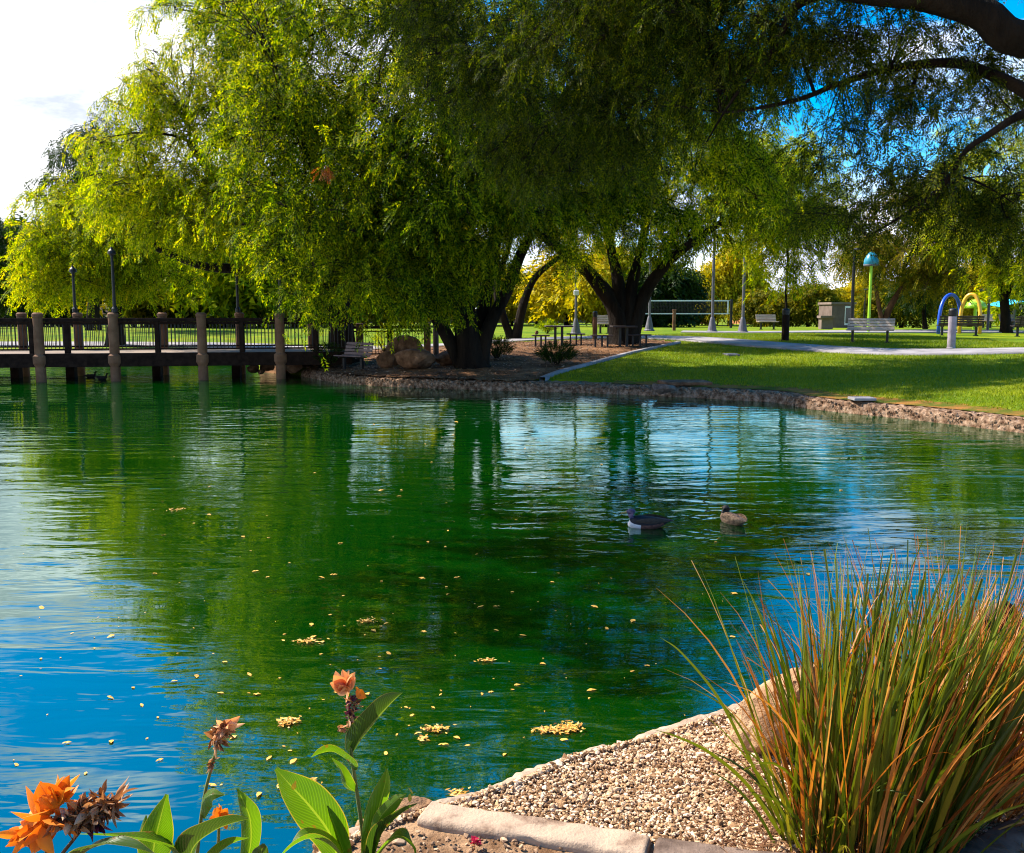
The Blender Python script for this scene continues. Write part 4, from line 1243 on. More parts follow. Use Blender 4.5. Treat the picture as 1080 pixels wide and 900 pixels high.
# shrubs
def shrub(label, px, py, w, h, leaf, n, seed, sc_=.7):
    g = G(px, py); s_ = g.y / F
    r = random.Random(seed)
    t = thing('shrub', label, 'shrub', tuple(g), 0, 'shrubs on the mulch')
    pos, dr, sc = [], [], []
    mb = MB()
    for i in range(9):
        a_ = r.random() * 6.28
        mb.tube([(0, 0, -.05), (math.cos(a_) * w * s_ * .2, math.sin(a_) * w * s_ * .2, h * s_ * .4), (math.cos(a_) * w * s_ * .4, math.sin(a_) * w * s_ * .4, h * s_ * .75)], [.02, .014, .006], 4)
    mb.build('stem', MT['bark'], t)
    for i in range(n):
        v = Vector((r.gauss(0, 1), r.gauss(0, 1), r.gauss(0, 1))).normalized() * r.random() ** .3
        p = g + Vector((v.x * w * s_ / 2, v.y * w * s_ / 2, h * s_ * (.5 + .48 * v.z)))
        pos.append(p); dr.append(Vector((v.x, v.y, abs(v.z) + .4 + r.random() * .6))); sc.append(sc_ * r.uniform(.7, 1.3))
    link('foliage', sprays_mesh('foliage', pos, dr, sc, LEAF[leaf], g), t)
    return t
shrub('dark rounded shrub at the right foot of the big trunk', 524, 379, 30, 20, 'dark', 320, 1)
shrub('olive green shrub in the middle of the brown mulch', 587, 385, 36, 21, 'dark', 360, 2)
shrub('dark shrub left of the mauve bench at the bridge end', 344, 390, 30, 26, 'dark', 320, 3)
shrub('low clipped green bush beyond the left picnic table', 577, 352, 18, 11, 'green', 160, 4, .9)
shrub('yellow green bush at the water side of the railing under the low leaves', 405, 372, 22, 22, 'lime', 140, 5)

# ------------------------------------------------------------------ lawn blades
def grass_mesh(n, seed):
    r = np.random.default_rng(seed)
    pts = []
    need = n
    while need > 0:
        pxs = r.uniform(560, 1130, need * 2); pys = r.uniform(362, 448, need * 2)
        # uniform over ground area: sample depth directly
        Yd = r.uniform(16.5, 44, need * 2) ** 1.0
        x = r.uniform(-1.5, 18, need * 2)
        s = sdist(x, Yd)
        ok = (s > .75) & (np.abs(x / Yd * F) < 620) & ~inpoly(x, Yd, mulch_poly)
        p = np.stack([x, Yd], 1)[ok]
        # keep off the path
        pts.append(p[:need]); need -= len(p[:need])
    P = np.concatenate(pts)
    return P
P = grass_mesh(150000, 3)
pathc = np.array([(p[0], p[1]) for p in [(34, 26.5), (22, 28.6), (16, 29.8), (12, 31.5), (9.2, 35), (7, 39.5), (4.5, 42), (1, 42)]])
dmin = np.full(len(P), 9.0)
for i in range(len(pathc) - 1):
    a, b = pathc[i], pathc[i + 1]; e = b - a
    tt = np.clip(((P - a) @ e) / (e @ e), 0, 1)
    dmin = np.minimum(dmin, np.linalg.norm(P - a - tt[:, None] * e, axis=1))
P = P[dmin > 1.08]
z = land(P[:, 0], P[:, 1])
n = len(P)
h = rng.uniform(.03, .075, n) * (1 + .3 * np.sin(P[:, 0] * 1.3) * np.sin(P[:, 1] * 1.7)); ang = rng.uniform(0, np.pi, n); w = rng.uniform(.006, .012, n)
lean = rng.normal(0, .03, (n, 2))
B0 = np.stack([P[:, 0] - np.cos(ang) * w, P[:, 1] - np.sin(ang) * w, z - .005], 1)
B1 = np.stack([P[:, 0] + np.cos(ang) * w, P[:, 1] + np.sin(ang) * w, z - .005], 1)
T_ = np.stack([P[:, 0] + lean[:, 0], P[:, 1] + lean[:, 1], z + h], 1)
V = np.stack([B0, B1, T_], 1).reshape(-1, 3)
LEAF['grass'] = leafmat('grass_blade', [(.2, (.07, .14, .001)), (.5, (.17, .225, .002)), (.8, (.30, .29, .005))], .35, (1.4, 1.4, .4), nscale=.35, mixn=.6)
tag(link('lawn_grass', np_mesh('lawn_grass', V, 3, np.arange(len(V)), [LEAF['grass']])), kind='stuff')

# fallen chips on the mulch
m_ = rng.uniform(size=(9000, 2)) * np.array([20, 15]) + np.array([-12, 25.5])
m_ = m_[inpoly(m_[:, 0], m_[:, 1], mulch_poly)]
z = land(m_[:, 0], m_[:, 1]) + .04
n = len(m_); a1 = rng.uniform(0, 6.28, n); L_ = rng.uniform(.02, .06, n)
d1 = np.stack([np.cos(a1), np.sin(a1)], 1) * L_[:, None]; d2 = np.stack([-np.sin(a1), np.cos(a1)], 1) * (L_ * .4)[:, None]
tz = rng.uniform(0, .035, (n, 4))
V = np.stack([np.c_[m_ - d1, z + tz[:, 0]], np.c_[m_ + d2, z + tz[:, 1]], np.c_[m_ + d1, z + tz[:, 2]], np.c_[m_ - d2, z + tz[:, 3]]], 1).reshape(-1, 3)
MT['chips'] = pmat('wood_chips', (.05, .028, .016), (.34, .22, .14), 3, .9, rand=.85, lo=.15, hi=.85, c3=(.15, .09, .055))
tag(link('mulch_chips', np_mesh('mulch_chips', V, 4, np.arange(len(V)), [MT['chips']])), kind='stuff')
# ------------------------------------------------------------------ near bank: kerb, gravel, rocks
KZ = .332
def kerb(label, pts, m, seed):
    r = random.Random(seed)
    W3 = smooth_path([gz(a, b, KZ) for a, b in pts], 14)
    c = W3[len(W3) // 2]
    prof = [(-.070, -.2), (-.072, -.02), (-.068, -.006), (-.058, 0), (-.02, .002), (.02, .002), (.058, 0), (.068, -.006), (.072, -.02), (.070, -.2)]
    vs, fs = [], []
    n = len(prof)
    for i, p in enumerate(W3):
        tg = (W3[min(i + 1, len(W3) - 1)] - W3[max(i - 1, 0)]); tg.z = 0; tg.normalize()
        nn = Vector((-tg.y, tg.x, 0))
        endf = 1.0
        e = min(i, len(W3) - 1 - i)
        if e == 0: endf = .86
        for k, (d, z) in enumerate(prof):
            q = p + nn * d * endf + Vector((0, 0, z * (1 if z < -.1 else endf) - (.012 if e == 0 and z > -.1 else 0)))
            if z > -.1:
                q += nn * .007 * mnoise.noise(Vector((p.x * 9, p.y * 9, k))) + Vector((0, 0, .006 * mnoise.noise(Vector((p.x * 12, p.y * 12, k * .5 + 7)))))
            vs.append(tuple(q - c))
    for i in range(len(W3) - 1):
        for k in range(n - 1):
            a = i * n + k; fs.append((a, a + n, a + n + 1, a + 1))
    fs.append(tuple(range(n))); fs.append(tuple(range((len(W3) - 1) * n + n - 1, (len(W3) - 1) * n - 1, -1)))
    o = MB().add(vs, fs).build('concrete_kerb', MT[m], smooth=False)
    o.data.polygons.foreach_set('use_smooth', [True] * (len(fs) - 2) + [False, False])
    o.location = c
    return tag(o, label, 'kerb', 'edging lengths of the planting bed')
K1 = [(447, 853), (470, 857.5), (510, 863.5), (558, 870), (600, 877), (647, 884.5), (684, 890.5)]
K2 = [(690, 891.5), (740, 898.5), (790, 906), (850, 912), (930, 918), (1000, 916)]
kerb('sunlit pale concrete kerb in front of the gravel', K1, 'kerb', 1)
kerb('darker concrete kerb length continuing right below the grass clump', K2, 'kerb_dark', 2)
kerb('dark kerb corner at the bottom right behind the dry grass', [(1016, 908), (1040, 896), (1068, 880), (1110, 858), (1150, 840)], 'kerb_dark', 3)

kw = [gz(a, b, KZ) for a, b in K1 + K2]
kx = np.array([p.x for p in kw]); ky = np.array([p.y for p in kw])
def pebbles(name, n, region, size, seed, m, zoff=0.004):
    r = np.random.default_rng(seed)
    base = np.array([(0, 0, 1), (.894, 0, .447), (.276, .851, .447), (-.724, .526, .447), (-.724, -.526, .447), (.276, -.851, .447), (.724, .526, -.447), (-.276, .851, -.447), (-.894, 0, -.447), (-.276, -.851, -.447), (.724, -.526, -.447), (0, 0, -1)])
    fc = np.array([(0, 1, 2), (0, 2, 3), (0, 3, 4), (0, 4, 5), (0, 5, 1), (1, 6, 2), (2, 7, 3), (3, 8, 4), (4, 9, 5), (5, 10, 1), (2, 6, 7), (3, 7, 8), (4, 8, 9), (5, 9, 10), (1, 10, 6), (11, 7, 6), (11, 8, 7), (11, 9, 8), (11, 10, 9), (11, 6, 10)])
    P = np.zeros((0, 2))
    while len(P) < n:
        q = r.uniform(size=(n * 3, 2)) * np.array([region[1] - region[0], region[3] - region[2]]) + np.array([region[0], region[2]])
        ok = region[4](q)
        P = np.concatenate([P, q[ok]])
    P = P[:n]
    zz = np.array([bank_z(a, b) for a, b in P])
    sz = size * np.exp(r.normal(0, .38, n))
    S3 = np.stack([sz * r.uniform(.9, 1.5, n), sz * r.uniform(.6, 1, n), sz * r.uniform(.4, .75, n)], 1)
    a, b, c = [r.normal(0, .35, n), r.normal(0, .35, n), r.uniform(0, 6.28, n)]
    ca, sa, cb, sb, cc, sc = np.cos(a), np.sin(a), np.cos(b), np.sin(b), np.cos(c), np.sin(c)
    J = base[None] * (1 + r.normal(0, .16, (n, 12, 1))) * S3[:, None, :]
    x, y, z = J[..., 0], J[..., 1], J[..., 2]
    y, z = y * ca[:, None] - z * sa[:, None], y * sa[:, None] + z * ca[:, None]
    x, z = x * cb[:, None] + z * sb[:, None], -x * sb[:, None] + z * cb[:, None]
    x, y = x * cc[:, None] - y * sc[:, None], x * sc[:, None] + y * cc[:, None]
    V = np.stack([x + P[:, 0:1], y + P[:, 1:2], z + (zz + zoff + r.uniform(-.002, .008, n))[:, None]], -1).reshape(-1, 3)
    idx = (fc[None] + (np.arange(n) * 12)[:, None, None]).ravel()
    return tag(link(name, np_mesh(name, V, 3, idx, [m])), kind='stuff')
def gravel_ok(q):
    s = sdist(q[:, 0], q[:, 1])
    yk = np.interp(q[:, 0], kx, ky)
    return (s > .0) & (q[:, 1] > yk + .05) & (q[:, 0] > kx[0] - .03)
pebbles('gravel', 42000, (-.5, 2.6, 2.9, 5.0, gravel_ok), .0060, 5, MT['gravel'])
def soil_ok(q):
    s = sdist(q[:, 0], q[:, 1])
    yk = np.interp(q[:, 0], kx, ky)
    return (s > .02) & ((q[:, 1] < yk - .05) | (q[:, 0] < kx[0]))
MT['grit'] = pmat('grit', (.10, .05, .025), (.5, .33, .2), 3, .9, rand=.85, lo=.1, hi=.9, c3=(.26, .15, .08))
pebbles('soil_grit', 5000, (-1.6, 2.2, 1.8, 3.6, soil_ok), .006, 6, MT['grit'])
def rim_ok(q):
    s = sdist(q[:, 0], q[:, 1])
    return (s > -.03) & (s < .10)
MT['rim'] = pmat('bank_rim', (.22, .14, .09), (.50, .37, .26), 14, .9, .01, 50, rand=.3, detail=8, spec=.1)
# pale cemented rim along the water
vs, fs = [], []
edge = smooth_path([Vector((p.x, p.y, 0)) for p in NEAR_EDGE[:17]], 16)
prof = [(-.05, -.3), (-.045, .12), (-.03, .24), (-.005, .285), (.03, .302), (.07, .300), (.10, .28), (.12, .2)]
for i, p in enumerate(edge):
    tg = (edge[min(i + 1, len(edge) - 1)] - edge[max(i - 1, 0)]).normalized()
    nn = Vector((tg.y, -tg.x, 0))
    for k, (d, z) in enumerate(prof):
        d2 = d + .03 * mnoise.noise(Vector((p.x * 6, p.y * 6, k * .4))) + .012 * mnoise.noise(Vector((p.x * 25, p.y * 25, k)))
        q = p + nn * d2
        vs.append((q.x, q.y, z + .02 * mnoise.noise(Vector((p.x * 5, p.y * 5, 9 + k * .2))) + .007 * mnoise.noise(Vector((p.x * 30, p.y * 30, 3 + k)))))
n = len(prof)
for i in range(len(edge) - 1):
    for k in range(n - 1):
        a = i * n + k; fs.append((a, a + 1, a + n + 1, a + n))
c = edge[len(edge) // 3]
o = MB().add([(a - c.x, b - c.y, z) for a, b, z in vs], fs).build('bank_edging', MT['rim'], smooth=True); o.location = c
tag(o, 'pale cemented rim along the water below the near gravel', 'pond edging')
pebbles('rim_gravel', 8000, (-.6, 1.2, 2.7, 4.8, rim_ok), .0062, 8, MT['gravel'], .012)

def nrock(px, py, zc, w, h, dp, seed, lab, mat, rz, tilt=0.0):
    c = gz(px, py, zc); s = c.length / F if False else (c - Vector((0, 0, CAM_H))).length / F
    return rock('boulder', lab, c, (w * s, dp, h * s), seed, mat, rz, 'boulders on the near bank', tilt, sub=5)
nrock(824, 762, .45, 92, 138, .32, 41, 'tan boulder leaning behind the left side of the grass clump', 'rock_tan', .5, .35)
nrock(1045, 676, .42, 130, 80, .5, 42, 'dark brown boulder behind the dry grass at the water', 'rock_dark', .2)
nrock(1125, 700, .46, 120, 110, .5, 43, 'dark boulder at the right edge behind the dry grass', 'rock_dark', .8)
nrock(352, 892, .27, 58, 34, .22, 44, 'pale tan stone at the foot of the flower stalk', 'rock_tan', .3)
nrock(428, 858, .27, 66, 34, .22, 45, 'rounded tan stone at the left end of the concrete kerb', 'rock_tan', .1)
nrock(392, 880, .26, 54, 30, .2, 46, 'low tan stone between the flower stalk and the kerb', 'rock_tan', .9)

# ------------------------------------------------------------------ strap leaved grass clump
def strap_mat(name, stops, mixn=.25):
    return leafmat(name, stops, .35, (1.4, 1.3, .4), rough=.42, nscale=3, spec=.4, mixn=mixn)
MS = {'green': strap_mat('strap_green', [(.1, (.03, .055, .003)), (.4, (.075, .11, .004)), (.7, (.14, .165, .007)), (.9, (.25, .20, .012)), (.97, (.36, .13, .02))]),
      'dry': strap_mat('strap_dry', [(.1, (.14, .035, .006)), (.4, (.36, .10, .014)), (.7, (.50, .19, .035)), (.93, (.62, .37, .17))]),
      'fine': strap_mat('strap_fine', [(.1, (.07, .022, .010)), (.5, (.20, .085, .035)), (.9, (.42, .26, .15))])}
def blades(n, seed, centre, rx, ry, Lr, wr, lean0, leanr, bias, droop, m, name, parent, hollow=.0, sec=8):
    r = random.Random(seed)
    vs, fs = [], []
    for _ in range(n):
        a = r.random() * 6.283; rr = math.sqrt(r.uniform(hollow, 1))
        ox, oy = math.cos(a) * rx * rr, math.sin(a) * ry * rr
        L = r.uniform(*Lr)
        # lean outward with the offset from the clump's middle
        lx = ox / rx * lean0 + r.gauss(0, leanr) + bias[0]
        ly = oy / ry * lean0 + r.gauss(0, leanr) + bias[1]
        dr = abs(r.gauss(0, droop))
        w = r.uniform(*wr)
        up = Vector((lx, ly, 1)).normalized()
        side = Vector((r.gauss(0, 1), r.gauss(0, .6), 0)); side -= up * side.dot(up); side.normalize()
        hz = Vector((lx, ly, 0)); hz = hz.normalized() if hz.length > .01 else Vector((1, 0, 0))
        twist = r.gauss(0, .5)
        cut = r.random() < .22
        p = Vector((ox, oy, -.03))
        b = len(vs)
        d = up.copy()
        for k in range(sec + 1):
            u = k / sec
            ww = w * (.75 + .5 * u if u < .35 else .925) * ((1 - ((u - .35) / .65) ** 2.2) if u > .35 else 1)
            if cut and u > .9: ww = max(ww, w * .45)
            ww = max(ww, .0006)
            sd = (Matrix.Rotation(twist * u, 3, d) @ side).normalized()
            nr = d.cross(sd)
            vs += [tuple(p - sd * ww * .5), tuple(p + nr * ww * .22), tuple(p + sd * ww * .5)]
            d = (d + hz * (dr * (.35 + u) * .30) - Vector((0, 0, dr * u * u * .42)) + Vector((r.gauss(0, .012), r.gauss(0, .012), 0))).normalized()
            p = p + d * (L / sec)
        for k in range(sec):
            q = b + k * 3
            fs += [(q, q + 1, q + 4, q + 3), (q + 1, q + 2, q + 5, q + 4)]
    o = MB().add(vs, fs).build(name, m, parent, smooth=True)
    return o
c = gz(920, 886, .31); c.z = .31
gt = thing('grass_clump', 'big clump of upright green strap leaves with orange tips at the near bank', 'ornamental grass', tuple(c))
blades(290, 1, c, .31, .18, (.75, 1.12), (.012, .021), .15, .075, (.085, .0), .10, MS['green'], 'leaf_blades', gt)
blades(36, 2, c, .30, .2, (.5, .85), (.008, .015), .42, .16, (.04, -.04), .26, MS['green'], 'arching_blades', gt)
blades(230, 3, c, .30, .2, (.6, 1.1), (.007, .014), .24, .14, (.12, .0), .22, MS['dry'], 'dry_blades', gt)
blades(80, 13, c, .36, .2, (.3, .6), (.008, .014), .4, .2, (.0, -.1), .3, MS['green'], 'short_blades', gt)
# the few blades that reach far out to the left
def free_blade(pts, w, m, parent, name='long_blade'):
    P = smooth_path(pts, 6); vs, fs = [], []
    for k, p in enumerate(P):
        u = k / (len(P) - 1)
        tg = (P[min(k + 1, len(P) - 1)] - P[max(k - 1, 0)]).normalized()
        sd = tg.cross(Vector((0, -1, .3))).normalized()
        ww = max(.0006, w * (1 - u ** 2.5))
        nr = tg.cross(sd)
        vs += [tuple(p - sd * ww / 2 - c), tuple(p + nr * ww * .2 - c), tuple(p + sd * ww / 2 - c)]
    for k in range(len(P) - 1):
        q = k * 3; fs += [(q, q + 1, q + 4, q + 3), (q + 1, q + 2, q + 5, q + 4)]
    return MB().add(vs, fs).build(name, m, parent, smooth=True)
for pts, w in (([(840, 900, 3.2), (800, 820, 3.15), (760, 740, 3.1), (720, 690, 3.05), (696, 672, 3.0)], .012),
               ([(830, 890, 3.25), (790, 830, 3.1), (750, 795, 3.0), (716, 778, 2.9), (688, 769, 2.85)], .013),
               ([(850, 880, 3.3), (838, 790, 3.3), (818, 700, 3.3), (800, 645, 3.3), (780, 606, 3.3)], .014),
               ([(835, 885, 3.3), (800, 800, 3.3), (770, 752, 3.3), (742, 732, 3.3), (716, 722, 3.3)], .008)):
    free_blade([at(*p) for p in pts], w, MS['green'], gt)
c2 = gz(1010, 838, .31); c2.z = .31
g2 = thing('grass_clump', 'dry orange brown clump with arching thin blades at the right edge', 'ornamental grass', tuple(c2))
blades(330, 5, c2, .27, .22, (.7, 1.08), (.005, .011), .36, .16, (.12, .02), .20, MS['dry'], 'dry_blades', g2)
blades(130, 6, c2, .30, .25, (.4, .8), (.004, .008), .7, .3, (.25, -.05), .45, MS['fine'], 'thatch', g2)
blades(60, 7, c2, .22, .18, (.8, 1.12), (.007, .012), .24, .1, (.08, .02), .12, MS['green'], 'leaf_blades', g2)
c3 = gz(1120, 800, .31); c3.z = .31
g3 = thing('grass_clump', 'dark brown matted clump running out of the picture on the right', 'ornamental grass', tuple(c3))
blades(170, 8, c3, .30, .25, (.45, .85), (.004, .009), .6, .3, (.1, -.05), .45, MS['fine'], 'thatch', g3)
blades(70, 9, c3, .25, .2, (.6, .95), (.005, .010), .4, .2, (.05, .0), .2, MS['dry'], 'dry_blades', g3)
# straw litter under the clumps
r = random.Random(12); vs, fs = [], []
for i in range(1500):
    q = gz(r.uniform(770, 1110), r.uniform(800, 920), .3)
    x, y = q.x + r.gauss(0, .05), q.y + r.gauss(0, .05)
    z = bank_z(x, y)
    if z < .2: continue
    a, L = r.random() * 6.28, r.uniform(.03, .14)
    d = Vector((math.cos(a) * L, math.sin(a) * L, r.uniform(-.01, .03))); p0 = Vector((x, y, z + .015)); s_ = Vector((-math.sin(a), math.cos(a), 0)) * .0016
    b = len(vs); vs += [tuple(p0 - s_), tuple(p0 + s_), tuple(p0 + d + s_), tuple(p0 + d - s_)]; fs.append((b, b + 1, b + 2, b + 3))
tag(MB().add(vs, fs).build('straw_litter', MS['fine']), kind='stuff')

# ------------------------------------------------------------------ canna plants
def canna_mat(name, c1, c2, trans, tcol):
    m = leafmat(name, [(.0, c1), (1.0, c2)], trans, tcol, rough=.38, nscale=6, spec=.35, mixn=.95)
    t = m.node_tree
    uv = N(t, 'ShaderNodeUVMap')
    sp = N(t, 'ShaderNodeSeparateXYZ'); t.links.new(uv.outputs[0], sp.inputs[0])
    vv = M('ABSOLUTE', M('SUBTRACT', sp.outputs['Y'], .5, tree=t), tree=t)
    ph = M('MULTIPLY', M('SUBTRACT', sp.outputs['X'], M('MULTIPLY', vv, .55, tree=t), tree=t), 150, tree=t)
    sn = M('SINE', ph, tree=t)
    bp = N(t, 'ShaderNodeBump'); bp.inputs['Strength'].default_value = .5; bp.inputs['Distance'].default_value = .0012
    t.links.new(sn, bp.inputs['Height'])
    rp = [n for n in t.nodes if n.type == 'VALTORGB'][0]
    def mixc(fac, src, colr):
        k = N(t, 'ShaderNodeMixRGB'); t.links.new(fac, k.inputs['Fac']); t.links.new(src, k.inputs['Color1']); k.inputs['Color2'].default_value = (*colr, 1)
        return k.outputs[0]
    cc = mixc(M('MULTIPLY', M('GREATER_THAN', sn, .55, tree=t), .35, tree=t), rp.outputs[0], tuple(x * 1.7 for x in c2))
    cc = mixc(M('MULTIPLY', M('LESS_THAN', vv, .022, tree=t), .7, tree=t), cc, (.22, .27, .06))
    cc = mixc(M('MULTIPLY', M('GREATER_THAN', vv, .472, tree=t), .75, tree=t), cc, (.33, .22, .07))
    tcn = N(t, 'ShaderNodeTexCoord'); bl = N(t, 'ShaderNodeTexNoise'); bl.inputs['Scale'].default_value = 26; bl.inputs['Detail'].default_value = 5
    t.links.new(tcn.outputs['Object'], bl.inputs['Vector'])
    cc = mixc(M('MULTIPLY', M('GREATER_THAN', bl.outputs['Fac'], .67, tree=t), .8, tree=t), cc, (.16, .075, .02))
    for lk in list(rp.outputs[0].links):
        if lk.to_node.type != 'MIX_RGB' or lk.to_node.blend_type == 'MULTIPLY':
            dst = lk.to_socket; t.links.remove(lk); t.links.new(cc, dst)
    pb = [n for n in t.nodes if n.type == 'BSDF_PRINCIPLED'][0]
    t.links.new(bp.outputs[0], pb.inputs['Normal'])
    return m
MC = {'leaf': canna_mat('canna_leaf', (.035, .095, .006), (.085, .15, .010), .5, (2.0, 2.0, .3)),
      'leaf_dark': canna_mat('canna_leaf_dark', (.025, .065, .010), (.05, .09, .014), .35, (1.6, 1.6, .5)),
      'stem': pmat('canna_stem', (.10, .13, .02), (.19, .17, .04), 12, .5),
      'stem_brown': pmat('canna_stalk_brown', (.05, .028, .02), (.12, .07, .04), 14, .6),
      'orange': leafmat('petal_orange', [(.1, (.62, .16, .012)), (.6, (.80, .27, .02)), (.95, (.85, .38, .06))], .35, (1.2, .9, .4), nscale=8),
      'peach': leafmat('petal_peach', [(.1, (.66, .24, .08)), (.6, (.82, .40, .17)), (.95, (.88, .58, .32))], .35, (1.15, .9, .6), nscale=8),
      'dry': leafmat('petal_dry', [(.1, (.07, .025, .010)), (.4, (.26, .105, .04)), (.7, (.52, .27, .12)), (.95, (.72, .50, .32))], .25, (1.2, .9, .5), nscale=10, mixn=.25),
      'plum': leafmat('bud_plum', [(.1, (.06, .012, .03)), (.6, (.13, .03, .06)), (.95, (.26, .10, .09))], .15, (1.2, .8, .8), nscale=10)}
def leaf(path, width, roll, m, parent, org, fold=.5, name='leaf', wave=.06, tipw=.9, seed=0):
    """broad blade along a midrib; roll turns its face about the midrib"""
    r = random.Random(seed)
    P = smooth_path(path, 6)
    nu, nv = len(P), 9
    vs, fs, uvs = [], [], []
    ref = None
    ph = r.random() * 6
    for i, p in enumerate(P):
        u = i / (nu - 1)
        tg = (P[min(i + 1, nu - 1)] - P[max(i - 1, 0)]).normalized()
        s0 = tg.cross(Vector((0, -1, 0)))
        if s0.length < .1: s0 = Vector((1, 0, 0))
        s0.normalize()
        sd = Matrix.Rotation(roll, 3, tg) @ s0
        nr = tg.cross(sd)
        w = width * (math.sin(math.pi * min(1, u * .94 + .06) ** .78) ** .85 if u < .97 else .10)
        w = max(w, .002)
        for k in range(nv):
            v = k / (nv - 1) * 2 - 1
            q = p + sd * (v * w / 2) * math.cos(fold * abs(v) * .9) + nr * (abs(v) * w / 2 * math.sin(fold) + wave * w * math.sin(u * 9 + ph + (v > 0) * 1.7) * abs(v) ** 2 - .012 * w * math.cos(v * 12))
            vs.append(tuple(q - org)); uvs.append((u, v / 2 + .5))
    for i in range(nu - 1):
        for k in range(nv - 1):
            a = i * nv + k; fs.append((a, a + 1, a + nv + 1, a + nv))
    o = MB().add(vs, fs).build(name, m, parent, smooth=True)
    ul = o.data.uv_layers.new(name='UVMap')
    for pl in o.data.polygons:
        for li in pl.loop_indices:
            ul.data[li].uv = uvs[o.data.loops[li].vertex_index]
    return o
def petals(n, centre, org, rad, L, W, axis, m, name, parent, seed, cone=1.1, curl=.5, jit=.35, upb=0.0, line=Vector((0, 0, 0))):
    r = random.Random(seed); vs, fs = [], []
    axis = Vector(axis).normalized()
    for i in range(n):
        d = Vector((r.gauss(0, 1), r.gauss(0, 1), r.gauss(0, 1))).normalized()
        d = (axis * r.uniform(.1, 1.2) * cone + d * .9 + Vector((0, 0, upb))).normalized()
        p = Vector(centre) + line * r.uniform(-1, 1) + d * rad * .12 + Vector((r.gauss(0, 1), r.gauss(0, 1), r.gauss(0, 1))) * rad * jit * .35
        l, w = L * r.uniform(.65, 1.2), W * r.uniform(.65, 1.2)
        sd = d.cross(Vector((r.gauss(0, 1), r.gauss(0, 1), r.gauss(0, 1)))).normalized()
        nr = d.cross(sd)
        cu = curl * r.gauss(.4, .6); tw = r.gauss(0, .4) * curl
        b = len(vs); ns = 7
        dd = d.copy(); q = p.copy()
        for k in range(ns):
            u = k / (ns - 1)
            ww = w * max(.04, math.sin(math.pi * (u * .96 + .03) ** .85) ** .9)
            s2 = Matrix.Rotation(tw * u * 2, 3, dd) @ sd
            n2 = dd.cross(s2)
            for v in (-1, -.5, 0, .5, 1):
                vs.append(tuple(q + s2 * v * ww / 2 + n2 * (v * v) * ww * .22 - org))
            dd = (dd + nr * cu * .28).normalized()
            q = q + dd * l / ns
        for k in range(ns - 1):
            for j in range(4):
                a = b + k * 5 + j; fs.append((a, a + 1, a + 6, a + 5))
    return MB().add(vs, fs).build(name, m, parent, smooth=True)
def stem(pts, r0, r1, m, parent, org, name='stem'):
    P = [p - org for p in smooth_path(pts, 5)]
    n = len(P)
    return MB().tube(P, [r0 + (r1 - r0) * i / (n - 1) for i in range(n)], 10, wob=.0).build(name, m, parent, smooth=True)
def PL(l): return [at(*p) for p in l]

# right plant
D = 3.0
org = at(388, 920, D); org.z = .28
cr = thing('canna_plant', 'tall canna with one peach flower on a brown stalk and a leaf pointing up right', 'flower', tuple(org))
stem(PL([(386, 912, D), (381, 868, D), (374, 820, D), (370, 790, D), (369, 765, D), (367, 738, D)]), .0075, .0045, MC['stem'], cr, org)
petals(15, at(366, 727, D), org, .018, .095, .042, (-.15, -.3, 1), MC['peach'], 'flower', cr, 3, cone=1.2, curl=.5)
petals(3, at(376, 728, D), org, .012, .06, .032, (.7, -.3, -.2), MC['orange'], 'petal', cr, 14, cone=2)
petals(40, at(370, 750, D), org, .03, .030, .011, (.1, -.2, .6), MC['plum'], 'bud_cluster', cr, 4, jit=.3, cone=.5, curl=.3, line=Vector((.004, 0, .045)))
petals(44, at(371, 754, D), org, .03, .034, .010, (.0, -.2, .2), MC['dry'], 'dry_buds', cr, 5, jit=.4, cone=.4, line=Vector((.006, 0, .05)))
petals(9, at(363, 768, D), org, .01, .026, .014, (-.6, -.2, -.4), MC['dry'], 'dry_buds', cr, 6)
leaf(PL([(371, 795, D), (382, 776, D - .02), (400, 755, D - .05), (414, 740, D - .07), (424, 731, D - .08)]), .105, R(38), MC['leaf_dark'], cr, org, fold=.75, seed=1)
leaf(PL([(372, 812, D), (366, 802, D - .03), (352, 793, D - .07), (340, 794, D - .08), (328, 799, D - .08)]), .07, R(-50), MC['leaf'], cr, org, fold=.5, seed=2, name='bract')
leaf(PL([(376, 836, D), (366, 828, D - .02), (360, 812, D - .05), (350, 800, D - .06)]), .05, R(-20), MC['leaf'], cr, org, fold=.5, seed=9, name='bract')
leaf(PL([(358, 912, D), (348, 880, D - .05), (328, 852, D - .08), (308, 830, D - .1), (291, 811, D - .1)]), .155, R(20), MC['leaf'], cr, org, fold=.5, seed=3)
leaf(PL([(372, 920, D), (350, 893, D - .1), (330, 884, D - .16), (312, 890, D - .2), (294, 905, D - .22)]), .11, R(-65), MC['leaf'], cr, org, fold=.35, seed=4)
leaf(PL([(386, 915, D), (392, 880, D - .03), (400, 850, D - .05), (406, 828, D - .06), (408, 811, D - .06)]), .085, R(15), MC['leaf'], cr, org, fold=.8, seed=5)
leaf(PL([(388, 918, D), (400, 884, D - .06), (412, 868, D - .1), (426, 856, D - .12), (440, 848, D - .12)]), .085, R(55), MC['leaf_dark'], cr, org, fold=.5, seed=6)
leaf(PL([(390, 920, D), (404, 896, D - .09), (420, 884, D - .14), (434, 892, D - .16), (438, 902, D - .16)]), .09, R(70), MC['leaf'], cr, org, fold=.3, seed=7)
leaf(PL([(388, 910, D), (398, 868, D - .1), (416, 846, D - .12), (428, 838, D - .12)]), .055, R(-20), MC['leaf'], cr, org, fold=.6, seed=8)
leaf(PL([(368, 915, D), (360, 892, D - .04), (352, 868, D - .06), (345, 850, D - .06)]), .06, R(-10), MC['leaf'], cr, org, fold=.8, seed=11)
